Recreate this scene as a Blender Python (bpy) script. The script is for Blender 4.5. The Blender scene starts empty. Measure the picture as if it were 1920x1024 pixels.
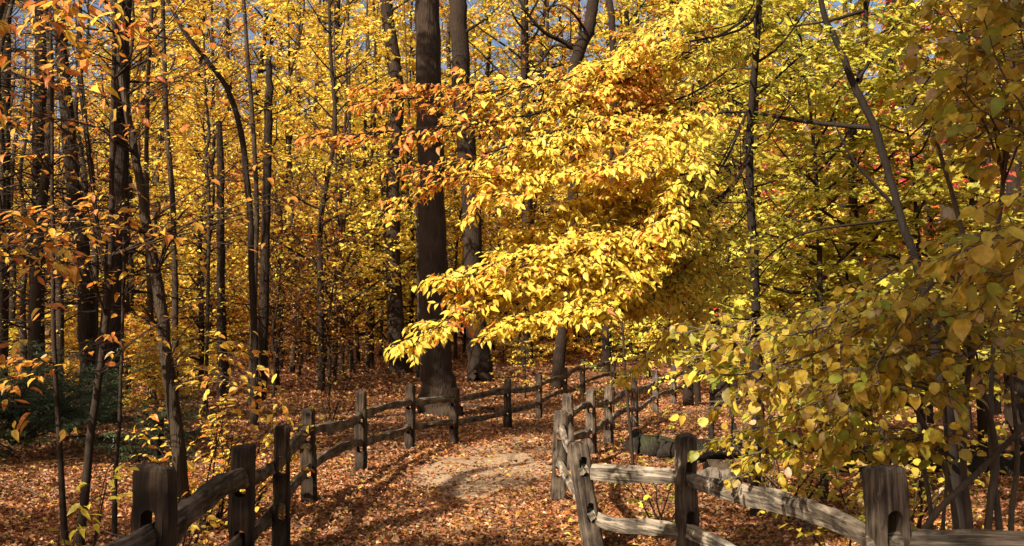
import bpy, bmesh, math
import numpy as np
from mathutils import Vector, Matrix, noise as mnoise

SC = bpy.context.scene
COL = SC.collection
F = 1850.0            # focal length in photo pixels (1920 wide)
EYE = 1.76
TH = math.atan((643 - 512) / F)
rad = math.radians

# ------------------------------------------------------------------ sun
SUN_AZ = rad(42)      # light travels towards (sin az, cos az)
SUN_EL = rad(38)
SV = np.array([-math.sin(SUN_AZ) * math.cos(SUN_EL), -math.cos(SUN_AZ) * math.cos(SUN_EL), math.sin(SUN_EL)])

# ------------------------------------------------------------------ ground shape
def gz(x, y):
    x = np.asarray(x, float); y = np.asarray(y, float)
    t = np.clip((y - 25) / 8, 0, 1)
    z = 0.047 * (np.maximum(y - 25, 0) - 4 * t) * t
    z = np.where(y > 60, 1.60 + 0.02 * (y - 60), z)
    z = z + 0.035 * np.sin(x * 0.9 + 1.3) * np.sin(y * 0.7 + .4) + 0.02 * np.sin(x * 2.3 + y * 1.1) + 0.012 * np.sin(x * 5.1 - y * 3.7)
    z = z + 0.10 * np.clip((np.abs(x + .3) - 2.6) / 5, 0, 1)
    z = z - 0.05
    return z

def P(px, py, d):
    a = (px - 960) / F; b = (512 - py) / F
    vy = math.cos(TH) - b * math.sin(TH); vz = math.sin(TH) + b * math.cos(TH)
    return np.array([a / vy * d, d, EYE + vz / vy * d])

# ------------------------------------------------------------------ materials
def new_mat(name):
    m = bpy.data.materials.new(name); m.use_nodes = True
    nt = m.node_tree; nt.nodes.clear()
    return m, nt.nodes, nt.links

def ramp(nodes, stops):
    r = nodes.new('ShaderNodeValToRGB')
    e = r.color_ramp.elements
    while len(e) > 1: e.remove(e[-1])
    e[0].position = stops[0][0]; e[0].color = (*stops[0][1], 1)
    for p, c in stops[1:]:
        k = e.new(p); k.color = (*c, 1)
    return r

def leaf_material(name, trans=0.42, rough=0.5, veins=False, spec=0.35):
    m, N, L = new_mat(name)
    at = N.new('ShaderNodeAttribute'); at.attribute_name = 'tint'
    oi = N.new('ShaderNodeObjectInfo')
    hs = N.new('ShaderNodeHueSaturation')
    mr = N.new('ShaderNodeMapRange'); mr.inputs[3].default_value = 0.485; mr.inputs[4].default_value = 0.51
    L.new(oi.outputs['Random'], mr.inputs[0]); L.new(mr.outputs[0], hs.inputs['Hue'])
    tc = N.new('ShaderNodeTexCoord')
    nz = N.new('ShaderNodeTexNoise'); nz.inputs['Scale'].default_value = 38; nz.inputs['Detail'].default_value = 3
    L.new(tc.outputs['Object'], nz.inputs['Vector'])
    mv = N.new('ShaderNodeMapRange'); mv.inputs[1].default_value = .3; mv.inputs[2].default_value = .7
    mv.inputs[3].default_value = 0.72; mv.inputs[4].default_value = 1.15
    L.new(nz.outputs['Fac'], mv.inputs[0]); L.new(mv.outputs[0], hs.inputs['Value'])
    L.new(at.outputs['Color'], hs.inputs['Color'])
    leafcol = hs.outputs[0]
    if veins:
        la = N.new('ShaderNodeAttribute'); la.attribute_name = 'leafco'
        sx = N.new('ShaderNodeSeparateXYZ'); L.new(la.outputs['Vector'], sx.inputs[0])
        def M(op, a, b=None, c=None):
            n_ = N.new('ShaderNodeMath'); n_.operation = op
            for i_, q_ in enumerate((a, b, c)):
                if q_ is None: continue
                if isinstance(q_, (int, float)): n_.inputs[i_].default_value = q_
                else: L.new(q_, n_.inputs[i_])
            return n_.outputs[0]
        ax = M('ABSOLUTE', sx.outputs[0])
        t_ = M('FRACT', M('MULTIPLY', M('SUBTRACT', sx.outputs[1], M('MULTIPLY', ax, .9)), 8.0))
        side = M('LESS_THAN', t_, .14); mid = M('LESS_THAN', ax, .018)
        vn = M('MULTIPLY', M('MAXIMUM', side, mid), .38)
        sp = N.new('ShaderNodeTexNoise'); sp.inputs['Scale'].default_value = 60; sp.inputs['Detail'].default_value = 2; L.new(tc.outputs['Object'], sp.inputs[0])
        spot = N.new('ShaderNodeMapRange'); spot.inputs[1].default_value = .66; spot.inputs[2].default_value = .72; L.new(sp.outputs['Fac'], spot.inputs[0])
        edge = N.new('ShaderNodeMapRange'); edge.inputs[1].default_value = .75; edge.inputs[2].default_value = 1.05; L.new(sx.outputs[1], edge.inputs[0])
        m1 = N.new('ShaderNodeMix'); m1.data_type = 'RGBA'; L.new(vn, m1.inputs[0]); L.new(leafcol, m1.inputs[6]); m1.inputs[7].default_value = (.42, .22, .03, 1)
        m2 = N.new('ShaderNodeMix'); m2.data_type = 'RGBA'; L.new(M('MAXIMUM', M('MULTIPLY', spot.outputs[0], .6), M('MULTIPLY', edge.outputs[0], .4)), m2.inputs[0]); L.new(m1.outputs[2], m2.inputs[6]); m2.inputs[7].default_value = (.22, .08, .02, 1)
        leafcol = m2.outputs[2]
    pb = N.new('ShaderNodeBsdfPrincipled'); pb.inputs['Roughness'].default_value = rough
    pb.inputs['Specular IOR Level'].default_value = spec
    tr = N.new('ShaderNodeBsdfTranslucent')
    mx = N.new('ShaderNodeMixShader'); mx.inputs[0].default_value = trans
    out = N.new('ShaderNodeOutputMaterial')
    L.new(leafcol, pb.inputs['Base Color']); L.new(leafcol, tr.inputs['Color'])
    L.new(pb.outputs[0], mx.inputs[1]); L.new(tr.outputs[0], mx.inputs[2]); L.new(mx.outputs[0], out.inputs[0])
    return m

def bark_material(name, dark, light, scale=1.0, bump=0.6, moss=None):
    m, N, L = new_mat(name)
    tc = N.new('ShaderNodeTexCoord')
    mp = N.new('ShaderNodeMapping'); mp.inputs['Scale'].default_value = (9 * scale, 9 * scale, 1.3 * scale)
    L.new(tc.outputs['Object'], mp.inputs[0])
    n1 = N.new('ShaderNodeTexNoise'); n1.inputs['Scale'].default_value = 2.2; n1.inputs['Detail'].default_value = 8; n1.inputs['Roughness'].default_value = .65
    n1.inputs['Distortion'].default_value = .4
    v1 = N.new('ShaderNodeTexVoronoi'); v1.feature = 'DISTANCE_TO_EDGE'; v1.inputs['Scale'].default_value = 3.0
    L.new(mp.outputs[0], n1.inputs[0]); L.new(mp.outputs[0], v1.inputs[0])
    n2 = N.new('ShaderNodeTexNoise'); n2.inputs['Scale'].default_value = 1.1; n2.inputs['Detail'].default_value = 4
    L.new(tc.outputs['Object'], n2.inputs[0])
    r = ramp(N, [(0.3, dark), (0.75, light)])
    ad = N.new('ShaderNodeMath'); ad.operation = 'MULTIPLY_ADD'; ad.inputs[1].default_value = .5
    L.new(n2.outputs['Fac'], ad.inputs[0])
    hm = N.new('ShaderNodeMath'); hm.operation = 'MULTIPLY'; hm.inputs[1].default_value = .5; L.new(n1.outputs['Fac'], hm.inputs[0])
    L.new(hm.outputs[0], ad.inputs[2]); L.new(ad.outputs[0], r.inputs[0])
    col = r.outputs[0]
    if moss:
        n3 = N.new('ShaderNodeTexNoise'); n3.inputs['Scale'].default_value = 2.5; n3.inputs['Detail'].default_value = 6
        L.new(tc.outputs['Object'], n3.inputs[0])
        mr = N.new('ShaderNodeMapRange'); mr.inputs[1].default_value = .52; mr.inputs[2].default_value = .68
        L.new(n3.outputs['Fac'], mr.inputs[0])
        mc = N.new('ShaderNodeMix'); mc.data_type = 'RGBA'; mc.inputs[7].default_value = (*moss, 1)
        L.new(mr.outputs[0], mc.inputs[0]); L.new(col, mc.inputs[6]); col = mc.outputs[2]
    pb = N.new('ShaderNodeBsdfPrincipled'); pb.inputs['Roughness'].default_value = .9; pb.inputs['Specular IOR Level'].default_value = .2
    L.new(col, pb.inputs['Base Color'])
    hh = N.new('ShaderNodeMath'); hh.operation = 'ADD'
    vm = N.new('ShaderNodeMath'); vm.operation = 'MINIMUM'; vm.inputs[1].default_value = .25; L.new(v1.outputs[0], vm.inputs[0])
    L.new(vm.outputs[0], hh.inputs[0]); L.new(hm.outputs[0], hh.inputs[1])
    bp = N.new('ShaderNodeBump'); bp.inputs['Strength'].default_value = bump; bp.inputs['Distance'].default_value = .06 / min(scale, 1.0)
    L.new(hh.outputs[0], bp.inputs['Height']); L.new(bp.outputs[0], pb.inputs['Normal'])
    out = N.new('ShaderNodeOutputMaterial'); L.new(pb.outputs[0], out.inputs[0])
    return m

def wood_material(name, dark, light, axis):
    m, N, L = new_mat(name)
    tc = N.new('ShaderNodeTexCoord')
    s = [34, 34, 34]; s[axis] = 1.8
    mp = N.new('ShaderNodeMapping'); mp.inputs['Scale'].default_value = s
    L.new(tc.outputs['Object'], mp.inputs[0])
    oi = N.new('ShaderNodeObjectInfo')
    va = N.new('ShaderNodeVectorMath'); va.operation = 'SCALE'; va.inputs[0].default_value = (37, 11, 23)
    L.new(oi.outputs['Random'], va.inputs['Scale']); L.new(va.outputs[0], mp.inputs['Location'])
    n1 = N.new('ShaderNodeTexNoise'); n1.inputs['Scale'].default_value = 1.4; n1.inputs['Detail'].default_value = 7; n1.inputs['Roughness'].default_value = .7
    n1.inputs['Distortion'].default_value = .6
    L.new(mp.outputs[0], n1.inputs[0])
    n2 = N.new('ShaderNodeTexNoise'); n2.inputs['Scale'].default_value = 4; n2.inputs['Detail'].default_value = 5
    L.new(tc.outputs['Object'], n2.inputs[0])
    mx = N.new('ShaderNodeMath'); mx.operation = 'MULTIPLY_ADD'; mx.inputs[1].default_value = .55
    m2 = N.new('ShaderNodeMath'); m2.operation = 'MULTIPLY'; m2.inputs[1].default_value = .45
    L.new(n1.outputs['Fac'], mx.inputs[0]); L.new(n2.outputs['Fac'], m2.inputs[0]); L.new(m2.outputs[0], mx.inputs[2])
    r = ramp(N, [(0.36, tuple(c * .2 for c in dark)), (0.46, dark), (0.58, light), (.68, tuple(c * 1.45 for c in light))])
    L.new(mx.outputs[0], r.inputs[0])
    pb = N.new('ShaderNodeBsdfPrincipled'); pb.inputs['Roughness'].default_value = .85; pb.inputs['Specular IOR Level'].default_value = .25
    L.new(r.outputs[0], pb.inputs['Base Color'])
    bp = N.new('ShaderNodeBump'); bp.inputs['Strength'].default_value = .8; bp.inputs['Distance'].default_value = .02
    L.new(mx.outputs[0], bp.inputs['Height']); L.new(bp.outputs[0], pb.inputs['Normal'])
    out = N.new('ShaderNodeOutputMaterial'); L.new(pb.outputs[0], out.inputs[0])
    return m

def ground_material(name, stops, vscale=16, bump=.7):
    m, N, L = new_mat(name)
    tc = N.new('ShaderNodeTexCoord')
    nz = N.new('ShaderNodeTexNoise'); nz.inputs['Scale'].default_value = 14; nz.inputs['Detail'].default_value = 3
    L.new(tc.outputs['Object'], nz.inputs[0])
    mixv = N.new('ShaderNodeMix'); mixv.data_type = 'VECTOR'; mixv.inputs[0].default_value = .06
    L.new(tc.outputs['Object'], mixv.inputs[4]); L.new(nz.outputs['Color'], mixv.inputs[5])
    v = N.new('ShaderNodeTexVoronoi'); v.inputs['Scale'].default_value = vscale
    L.new(mixv.outputs[1], v.inputs['Vector'])
    sep = N.new('ShaderNodeSeparateColor'); L.new(v.outputs['Color'], sep.inputs[0])
    n2 = N.new('ShaderNodeTexNoise'); n2.inputs['Scale'].default_value = .7; n2.inputs['Detail'].default_value = 5
    L.new(tc.outputs['Object'], n2.inputs[0])
    ma = N.new('ShaderNodeMath'); ma.operation = 'MULTIPLY_ADD'; ma.inputs[1].default_value = .65
    mb = N.new('ShaderNodeMath'); mb.operation = 'MULTIPLY'; mb.inputs[1].default_value = .35
    L.new(n2.outputs['Fac'], mb.inputs[0]); L.new(sep.outputs[0], ma.inputs[0]); L.new(mb.outputs[0], ma.inputs[2])
    r = ramp(N, stops); L.new(ma.outputs[0], r.inputs[0])
    pb = N.new('ShaderNodeBsdfPrincipled'); pb.inputs['Roughness'].default_value = .8; pb.inputs['Specular IOR Level'].default_value = .3
    L.new(r.outputs[0], pb.inputs['Base Color'])
    hh = N.new('ShaderNodeMath'); hh.operation = 'ADD'; L.new(sep.outputs[1], hh.inputs[0])
    hv = N.new('ShaderNodeMath'); hv.operation = 'MULTIPLY'; hv.inputs[1].default_value = -8
    L.new(v.outputs['Distance'], hv.inputs[0]); L.new(hv.outputs[0], hh.inputs[1])
    bp = N.new('ShaderNodeBump'); bp.inputs['Strength'].default_value = bump; bp.inputs['Distance'].default_value = .03
    L.new(hh.outputs[0], bp.inputs['Height']); L.new(bp.outputs[0], pb.inputs['Normal'])
    out = N.new('ShaderNodeOutputMaterial'); L.new(pb.outputs[0], out.inputs[0])
    return m

M_LEAF = leaf_material('leaf_thin', .45)
M_LEAF_NEAR = leaf_material('leaf_near', .55, .45, veins=True)
M_LITTER = leaf_material('leaf_litter', .12, .6)
M_NEEDLE = leaf_material('needle', .15, .5)
M_BARK = bark_material('bark_dark', (.008, .004, .002), (.040, .023, .012), 1.0, .8)
M_BARK_GREY = bark_material('bark_grey', (.013, .008, .004), (.068, .043, .024), 1.3, .45)
M_BARK_BIG = bark_material('bark_big', (.007, .004, .002), (.048, .027, .014), .6, .5, moss=(.04, .024, .013))
M_TWIG = bark_material('bark_twig', (.012, .007, .004), (.046, .028, .017), 4.0, .3)
M_TWIG_PALE = bark_material('bark_twig_pale', (.035, .024, .016), (.17, .125, .085), 4.0, .3)
M_STEM = bark_material('bark_stem', (.005, .003, .002), (.024, .015, .009), 1.6, .25)
M_LOG = bark_material('bark_log', (.006, .004, .003), (.032, .022, .014), 1.0, .9, moss=(.03, .034, .010))
M_POST = wood_material('weathered_post', (.013, .007, .0035), (.052, .031, .016), 2)
M_RAIL = wood_material('weathered_rail', (.040, .028, .015), (.17, .127, .083), 0)
M_POST_SUNLIT = wood_material('sunlit_post', (.032, .021, .013), (.125, .091, .062), 2)  # same post wood as the left fence, sunlight put into a lighter colour
M_RAIL_SUNLIT = wood_material('sunlit_rail', (.060, .045, .030), (.26, .205, .145), 0)  # rail wood lightened the same way to look sunlit
M_GROUND = ground_material('leafy_ground', [(0.1, (.03, .014, .008)), (.4, (.13, .05, .022)), (.62, (.26, .10, .045)), (.85, (.42, .22, .11))])
M_PATH = ground_material('earth_path', [(0.1, (.13, .075, .035)), (.45, (.26, .165, .09)), (.8, (.38, .255, .15))], 60, .3)
M_CUT = wood_material('cut_wood', (.20, .15, .10), (.45, .37, .27), 2)

# ------------------------------------------------------------------ mesh accumulator
class MB:
    def __init__(s): s.v = []; s.q = []; s.t = []; s.c = []; s.n = 0
    def add(s, v, q=None, t=None, c=None):
        v = np.asarray(v, float).reshape(-1, 3)
        if q is not None and len(q): s.q.append(np.asarray(q, int) + s.n)
        if t is not None and len(t): s.t.append(np.asarray(t, int) + s.n)
        s.v.append(v)
        if c is not None: s.c.append(np.asarray(c, float).reshape(-1, 3))
        s.n += len(v)
    def mesh(s, name, mat, smooth=True):
        v = np.concatenate(s.v) if s.v else np.zeros((0, 3))
        q = np.concatenate(s.q) if s.q else np.zeros((0, 4), int)
        t = np.concatenate(s.t) if s.t else np.zeros((0, 3), int)
        me = bpy.data.meshes.new(name)
        me.vertices.add(len(v)); me.vertices.foreach_set('co', v.astype(np.float32).ravel())
        nl = len(q) * 4 + len(t) * 3
        me.loops.add(nl)
        me.loops.foreach_set('vertex_index', np.concatenate([q.ravel(), t.ravel()]).astype(np.int32))
        me.polygons.add(len(q) + len(t))
        st = np.concatenate([np.arange(len(q)) * 4, len(q) * 4 + np.arange(len(t)) * 3]).astype(np.int32)
        me.polygons.foreach_set('loop_start', st)
        me.polygons.foreach_set('use_smooth', np.full(len(q) + len(t), smooth))
        if s.c:
            c = np.concatenate(s.c); c4 = np.ones((len(c), 4), np.float32); c4[:, :3] = c
            a = me.attributes.new('tint', 'FLOAT_COLOR', 'POINT'); a.data.foreach_set('color', c4.ravel())
        me.update(calc_edges=True)
        me.materials.append(mat)
        return me

def link(name, data, parent=None, loc=None):
    o = bpy.data.objects.new(name, data); COL.objects.link(o)
    if parent: o.parent = parent
    if loc is not None: o.location = loc
    return o

def tag(o, label=None, cat=None, group=None, kind=None):
    if label: o['label'] = label
    if cat: o['category'] = cat
    if group: o['group'] = group
    if kind: o['kind'] = kind
    return o

def unit(a): return a / np.maximum(np.linalg.norm(a, axis=-1, keepdims=True), 1e-9)

def smooth(pts, k=4):
    pts = np.asarray(pts, float)
    if len(pts) < 3: return pts
    p = np.vstack([2 * pts[0] - pts[1], pts, 2 * pts[-1] - pts[-2]])
    out = []
    for i in range(1, len(p) - 2):
        for j in range(k):
            t = j / k
            out.append(.5 * ((2 * p[i]) + (-p[i - 1] + p[i + 1]) * t + (2 * p[i - 1] - 5 * p[i] + 4 * p[i + 1] - p[i + 2]) * t * t + (-p[i - 1] + 3 * p[i] - 3 * p[i + 1] + p[i + 2]) * t ** 3))
    out.append(p[-2])
    return np.array(out)

def tube(mb, pts, r, sides=6, rough=0.0, rng=None, cap=True):
    pts = np.asarray(pts, float); n = len(pts); r = np.broadcast_to(np.asarray(r, float), (n,)).copy()
    T = unit(np.gradient(pts, axis=0))
    ref = np.array([1., 0, 0]) if abs(T[0][0]) < .8 else np.array([0, 1., 0])
    A = unit(np.cross(T, ref)); B = np.cross(T, A)
    an = np.arange(sides) / sides * 2 * np.pi
    R = r[:, None] * np.ones(sides)
    if rough and rng is not None:
        lob = rng.normal(0, 1, sides)[None] * .5 + rng.normal(0, .5, (n, sides))
        R = R * (1 + rough * lob)
    v = pts[:, None] + (np.cos(an)[None, :, None] * A[:, None] + np.sin(an)[None, :, None] * B[:, None]) * R[..., None]
    i = np.arange(n - 1)[:, None] * sides; j = np.arange(sides)[None]; j2 = (j + 1) % sides
    q = np.stack([i + j, i + j2, i + sides + j2, i + sides + j], -1).reshape(-1, 4)
    v = v.reshape(-1, 3); t = None
    if cap:
        v = np.vstack([v, pts[-1]]); b = (n - 1) * sides
        t = np.array([[b + k, b + (k + 1) % sides, n * sides] for k in range(sides)])
    mb.add(v, q, t)

def twigs_tri(mb, a, b, c, r):
    """many thin 3-sided twigs at once, through the points a, b, c"""
    a, b, c = map(np.asarray, (a, b, c)); n = len(a)
    if n == 0: return
    T = unit(c - a); A = unit(np.cross(T, np.array([.3, .2, 1.]))); B = np.cross(T, A)
    V = []
    for p, rr in ((a, r), (b, r * .7), (c, r * .3)):
        for k in range(3):
            w = 2 * np.pi * k / 3
            V.append(p + (A * math.cos(w) + B * math.sin(w)) * np.asarray(rr).reshape(-1, 1))
    V = np.stack(V, 1); base = np.arange(n)[:, None, None] * 9
    q = []
    for s in (0, 3):
        for k in range(3): q.append([s + k, s + (k + 1) % 3, s + 3 + (k + 1) % 3, s + 3 + k])
    mb.add(V.reshape(-1, 3), (base + np.array(q)[None]).reshape(-1, 4))

# leaf templates: (across, along, up); width is normalised to length 1
def tpl_diamond():
    return np.array([[0, 0, 0], [-.36, .45, .07], [.36, .45, .07], [0, 1, -.08]]), None, np.array([[0, 2, 3], [0, 3, 1]])
def tpl_oval(w=.29, curl=-.12, pt=1.0):
    ys = [.22, .5, .78]; ws = [w * .8, w, w * .66 * pt]
    v = [[0, 0, 0]]
    for y, ww in zip(ys, ws):
        z = curl * y * y
        v += [[-ww, y - .03, z + .05], [0, y, z], [ww, y - .03, z + .05]]
    v.append([0, 1.03, curl * 1.25])
    q = [[1, 2, 5, 4], [2, 3, 6, 5], [4, 5, 8, 7], [5, 6, 9, 8]]
    t = [[0, 2, 1], [0, 3, 2], [7, 8, 10], [8, 9, 10]]
    return np.array(v), np.array(q), np.array(t)
def tpl_maple():
    pts = [(0, 0), (.28, .02), (.45, .22), (.30, .34), (.52, .62), (.26, .60), (.20, .78), (0, 1.05)]
    v = [[0, .42, -.05]]
    ring = pts + [(-a, b) for a, b in pts[-2:0:-1]]
    v += [[a, b, .04 - .18 * abs(a) + .0 * b] for a, b in ring]
    n = len(ring)
    t = [[0, 1 + i, 1 + (i + 1) % n] for i in range(n)]
    return np.array(v), None, np.array(t)
TPL = {'diamond': tpl_diamond(), 'beech': tpl_oval(.24, -.10, .85), 'oval': tpl_oval(), 'round': tpl_oval(.42, -.16, 1.1), 'maple': tpl_maple(),
       'litter': (np.array([[0, 0, .0], [-.33, .4, .16], [.33, .5, .10], [0, 1, .02], [0, .5, -.0]]), None, np.array([[0, 4, 1], [0, 2, 4], [1, 4, 3], [4, 2, 3]])),
       'needle': (np.array([[-.07, 0, 0], [.07, 0, 0], [.05, .9, -.1], [-.05, .9, -.1]]), np.array([[0, 1, 2, 3]]), None)}

class Leaves:
    def __init__(s): s.p = []; s.d = []; s.n = []; s.s = []; s.c = []
    def add(s, p, d, n, size, c):
        k = len(p)
        if k == 0: return
        s.p.append(np.asarray(p)); s.d.append(np.asarray(d)); s.n.append(np.asarray(n))
        s.s.append(np.broadcast_to(size, (k,))); s.c.append(np.broadcast_to(c, (k, 3)))
    def arrays(s): return [np.concatenate(x) for x in (s.p, s.d, s.n, s.s, s.c)]
    def build(s, name, mat, shape='diamond', keep=None, origin=(0, 0, 0), tri_var=None):
        p, d, n, z, c = s.arrays()
        if keep is not None:
            k = keep(p); p, d, n, z, c = p[k], d[k], n[k], z[k], c[k]
        V, q, t = TPL[shape]
        d = unit(d); x = unit(np.cross(d, n)); up = np.cross(x, d)
        rv = np.random.default_rng(len(p) + 5); m_ = len(p)
        wd = rv.uniform(.72, 1.15, m_)[:, None, None]; fold = (rv.uniform(-.6, 3.2, m_))[:, None, None]; bend = rv.normal(0, .10, m_)[:, None, None]
        v = p[:, None] + z[:, None, None] * ((V[None, :, 0, None] * wd + bend * V[None, :, 1, None] ** 2) * x[:, None] + V[None, :, 1, None] * d[:, None] + V[None, :, 2, None] * up[:, None] * fold)
        nv = len(V); base = np.arange(len(p))[:, None, None] * nv
        mb = MB()
        cc = np.repeat(c, nv, 0)
        mb.add(v.reshape(-1, 3) - np.asarray(origin), None if q is None else (base + q[None]).reshape(-1, 4), None if t is None else (base + t[None]).reshape(-1, 3), cc)
        me = mb.mesh(name, mat, smooth=(shape in ('oval', 'round', 'beech')))
        if shape in ('oval', 'round', 'beech'):
            a = me.attributes.new('leafco', 'FLOAT_VECTOR', 'POINT'); a.data.foreach_set('vector', np.tile(V.astype(np.float32), (m_, 1)).ravel())
        return me

# colours of leaves (base colours)
YEL = np.array([.88, .68, .085]); LEM = np.array([.82, .68, .08]); GOLD = np.array([.76, .49, .055]); ORG = np.array([.66, .24, .035])
RUST = np.array([.42, .12, .03]); GRN = np.array([.20, .27, .03]); YGR = np.array([.50, .52, .05]); OLV = np.array([.46, .32, .035])
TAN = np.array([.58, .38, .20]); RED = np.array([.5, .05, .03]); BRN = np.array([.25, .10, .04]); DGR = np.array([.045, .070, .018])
def pal(rng, n, items, jit=.16):
    w = np.array([i[1] for i in items], float); w /= w.sum()
    a = np.array([i[0] for i in items])
    k = rng.choice(len(items), n, p=w); k2 = rng.choice(len(items), n, p=w)
    f = rng.random((n, 1)) ** 2 * .6
    c = a[k] * (1 - f) + a[k2] * f
    return c * (1 + rng.normal(0, jit, (n, 1)).clip(-.45, .45))

# zones which stay in the sun: (centre, radius); leaves that would shade them are not grown
LIT = [((.3, 7.2, 3.3), 1.5), ((-.6, 6.9, 3.6), .8), ((.2, 7.3, 2.2), 1.2), ((1.3, 7.6, 3.6), 1.3), ((-.9, 13.3, 0), 2.3), ((-1.1, 11.3, 0), 1.1), ((.6, 12.3, 0), 1.7), ((2.4, 8.2, .4), 1.6),
       ((1.1, 9.2, .6), .9), ((2.1, 5.0, .9), .75), ((-3.2, 12.5, .1), 1.2), ((1.5, 10.5, 2.4), 1.0), ((3.0, 11, 4.5), 1.6)]
def sun_keep(p, zones=None, shrink=1.0, leak=.04, rng=np.random.default_rng(77)):
    k = np.ones(len(p), bool)
    for c, r in (zones or LIT):
        w = p - np.array(c); al = w @ SV
        dist = np.linalg.norm(w - al[:, None] * SV, axis=1)
        k &= ~((al > r) & (dist < r * shrink))
    return k | (rng.random(len(p)) < leak)

# ------------------------------------------------------------------ branches with leaves
def spray(W, LV, limb, r0, rng, step=.16, tlen=.5, lpt=9, size=.09, cols=None, droop=.25, flat=.35, sunny=.5, start=.0, sub=True, ang=(35, 65), leafdroop=.35, r1=None, colfun=None, pair=True):
    """limb: smoothed polyline; grows side twigs and leaves on them"""
    limb = np.asarray(limb)
    n = len(limb); seg = np.linalg.norm(np.diff(limb, axis=0), axis=1); L = seg.sum(); cum = np.concatenate([[0], np.cumsum(seg)])
    r = r0 * (1 - np.linspace(0, 1, n) * .85) if r1 is None else np.linspace(r0, r1, n)
    tube(W, limb, r, 6 if r0 > .012 else 4)
    m = max(2, int(L * (1 - start) / step))
    u = np.sort(start + (1 - start) * (np.arange(m) + rng.random(m) * .7) / m)
    s = u * L
    base = np.stack([np.interp(s, cum, limb[:, i]) for i in range(3)], 1)
    T = np.stack([np.interp(s, cum, unit(np.gradient(limb, axis=0))[:, i]) for i in range(3)], 1); T = unit(T)
    Z = np.array([0, 0, 1.])
    S = unit(np.cross(T, Z) + 1e-6)
    sg = np.where(np.arange(m) % 2 == 0, 1, -1)[:, None]
    an = np.radians(rng.uniform(*ang, m))[:, None]
    D = unit(T * np.cos(an) + S * sg * np.sin(an) + rng.normal(0, flat * .5, (m, 3)) * [1, 1, .8] + Z * rng.normal(0, flat * .5, (m, 1)))
    tl = tlen * (0.45 + .55 * np.minimum(1, (1 - u) * 3 + .25)) * rng.uniform(.6, 1.25, m)
    # the limb's own tip
    base = np.vstack([base, limb[-1] - T[-1] * tlen * .1]); D = np.vstack([D, T[-1]]); tl = np.append(tl, tlen * .6); u = np.append(u, 1.)
    levels = [(base, D, tl, u)]
    if sub:
        k = 3
        bi = np.repeat(np.arange(len(base)), k); f = rng.uniform(.25, .8, len(bi))[:, None]
        b2 = base[bi] + D[bi] * tl[bi][:, None] * f
        S2 = unit(np.cross(D[bi], Z) + 1e-6); sg2 = rng.choice([-1, 1], len(bi))[:, None]
        D2 = unit(D[bi] * .75 + S2 * sg2 * .7 + rng.normal(0, flat * .5, (len(bi), 3)))
        levels.append((b2, D2, tl[bi] * rng.uniform(.35, .65, len(bi)), u[bi]))
    for li, (b, D, tl, uu) in enumerate(levels):
        dr = droop * tl ** 2 / max(tlen, .01)
        mid = b + D * tl[:, None] * .5 - Z * (dr * .25)[:, None]
        end = b + D * tl[:, None] - Z * dr[:, None]
        twigs_tri(W, b, mid, end, np.full(len(b), min(r0 * .4, .0045 if tlen < .8 else .008)))
        nl = np.maximum(1, np.round(lpt * tl / tlen * (1 if li == 0 else 1)).astype(int))
        bi = np.repeat(np.arange(len(b)), nl); k = len(bi)
        ordn = np.concatenate([np.arange(x) for x in nl])
        t = ((ordn + rng.random(k) * .6 + .35) / nl[bi]).clip(.08, 1)[:, None]
        p = b[bi] + D[bi] * tl[bi][:, None] * t - Z * (dr[bi][:, None] * t ** 2)
        S2 = unit(np.cross(D[bi], Z) + 1e-6); sg = np.where(ordn % 2 == 0, 1, -1)[:, None]
        ld = D[bi] * .65 + S2 * sg * .75 * (1 - .6 * (t > .9)) - Z * leafdroop * rng.uniform(.3, 1.9, (k, 1)) + rng.normal(0, .22, (k, 3))
        nn = Z * (1 - sunny) + SV * sunny + rng.normal(0, .30, (k, 3))
        sz = size * rng.uniform(.45, 1.25, k)
        c = colfun(rng, p, uu[bi]) if colfun else pal(rng, k, cols)
        LV.add(p + rng.normal(0, .006, (k, 3)), ld, nn, sz, c)

def jitter_line(pts, rng, amp):
    pts = np.array(pts, float); pts[1:-1] += rng.normal(0, amp, (len(pts) - 2, 3)); return pts

def curve_limb(rng, p0, az, el, L, curve=.25, k=5, wob=.06):
    pts = [np.array(p0, float)]; d = np.array([math.cos(az) * math.cos(el), math.sin(az) * math.cos(el), math.sin(el)])
    for i in range(k):
        d = unit(d + rng.normal(0, wob * 2, 3) + np.array([0, 0, curve * (.5 - i / k)]))
        pts.append(pts[-1] + d * L / k)
    return smooth(np.array(pts), 2)

def grow(W, LV, trunk, rng, z0, nl, Llen, size, cols, step=.35, tlen=.9, lpt=10, el=(5, 40), rl=.03, sub=True, sunny=.45, top=.98, **kw):
    """limbs with sprays all along the upper part of a trunk polyline (in metres)"""
    zs = trunk[:, 2]; zt = zs[-1]
    for i in range(nl):
        f = (i + rng.random()) / nl
        z = z0 + (zt * top - z0) * f
        p = np.array([np.interp(z, zs, trunk[:, 0]), np.interp(z, zs, trunk[:, 1]), z])
        az = i * 2.4 + rng.normal(0, .5)
        LL = Llen * (1 - .55 * f) * rng.uniform(.6, 1.15)
        limb = curve_limb(rng, p, az, rad(rng.uniform(*el)), LL)
        spray(W, LV, limb, rl * (1 - .6 * f), rng, step=step, tlen=tlen * (1 - .3 * f), lpt=lpt, size=size, cols=cols, sub=sub, sunny=sunny, start=.12, **kw)

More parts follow.
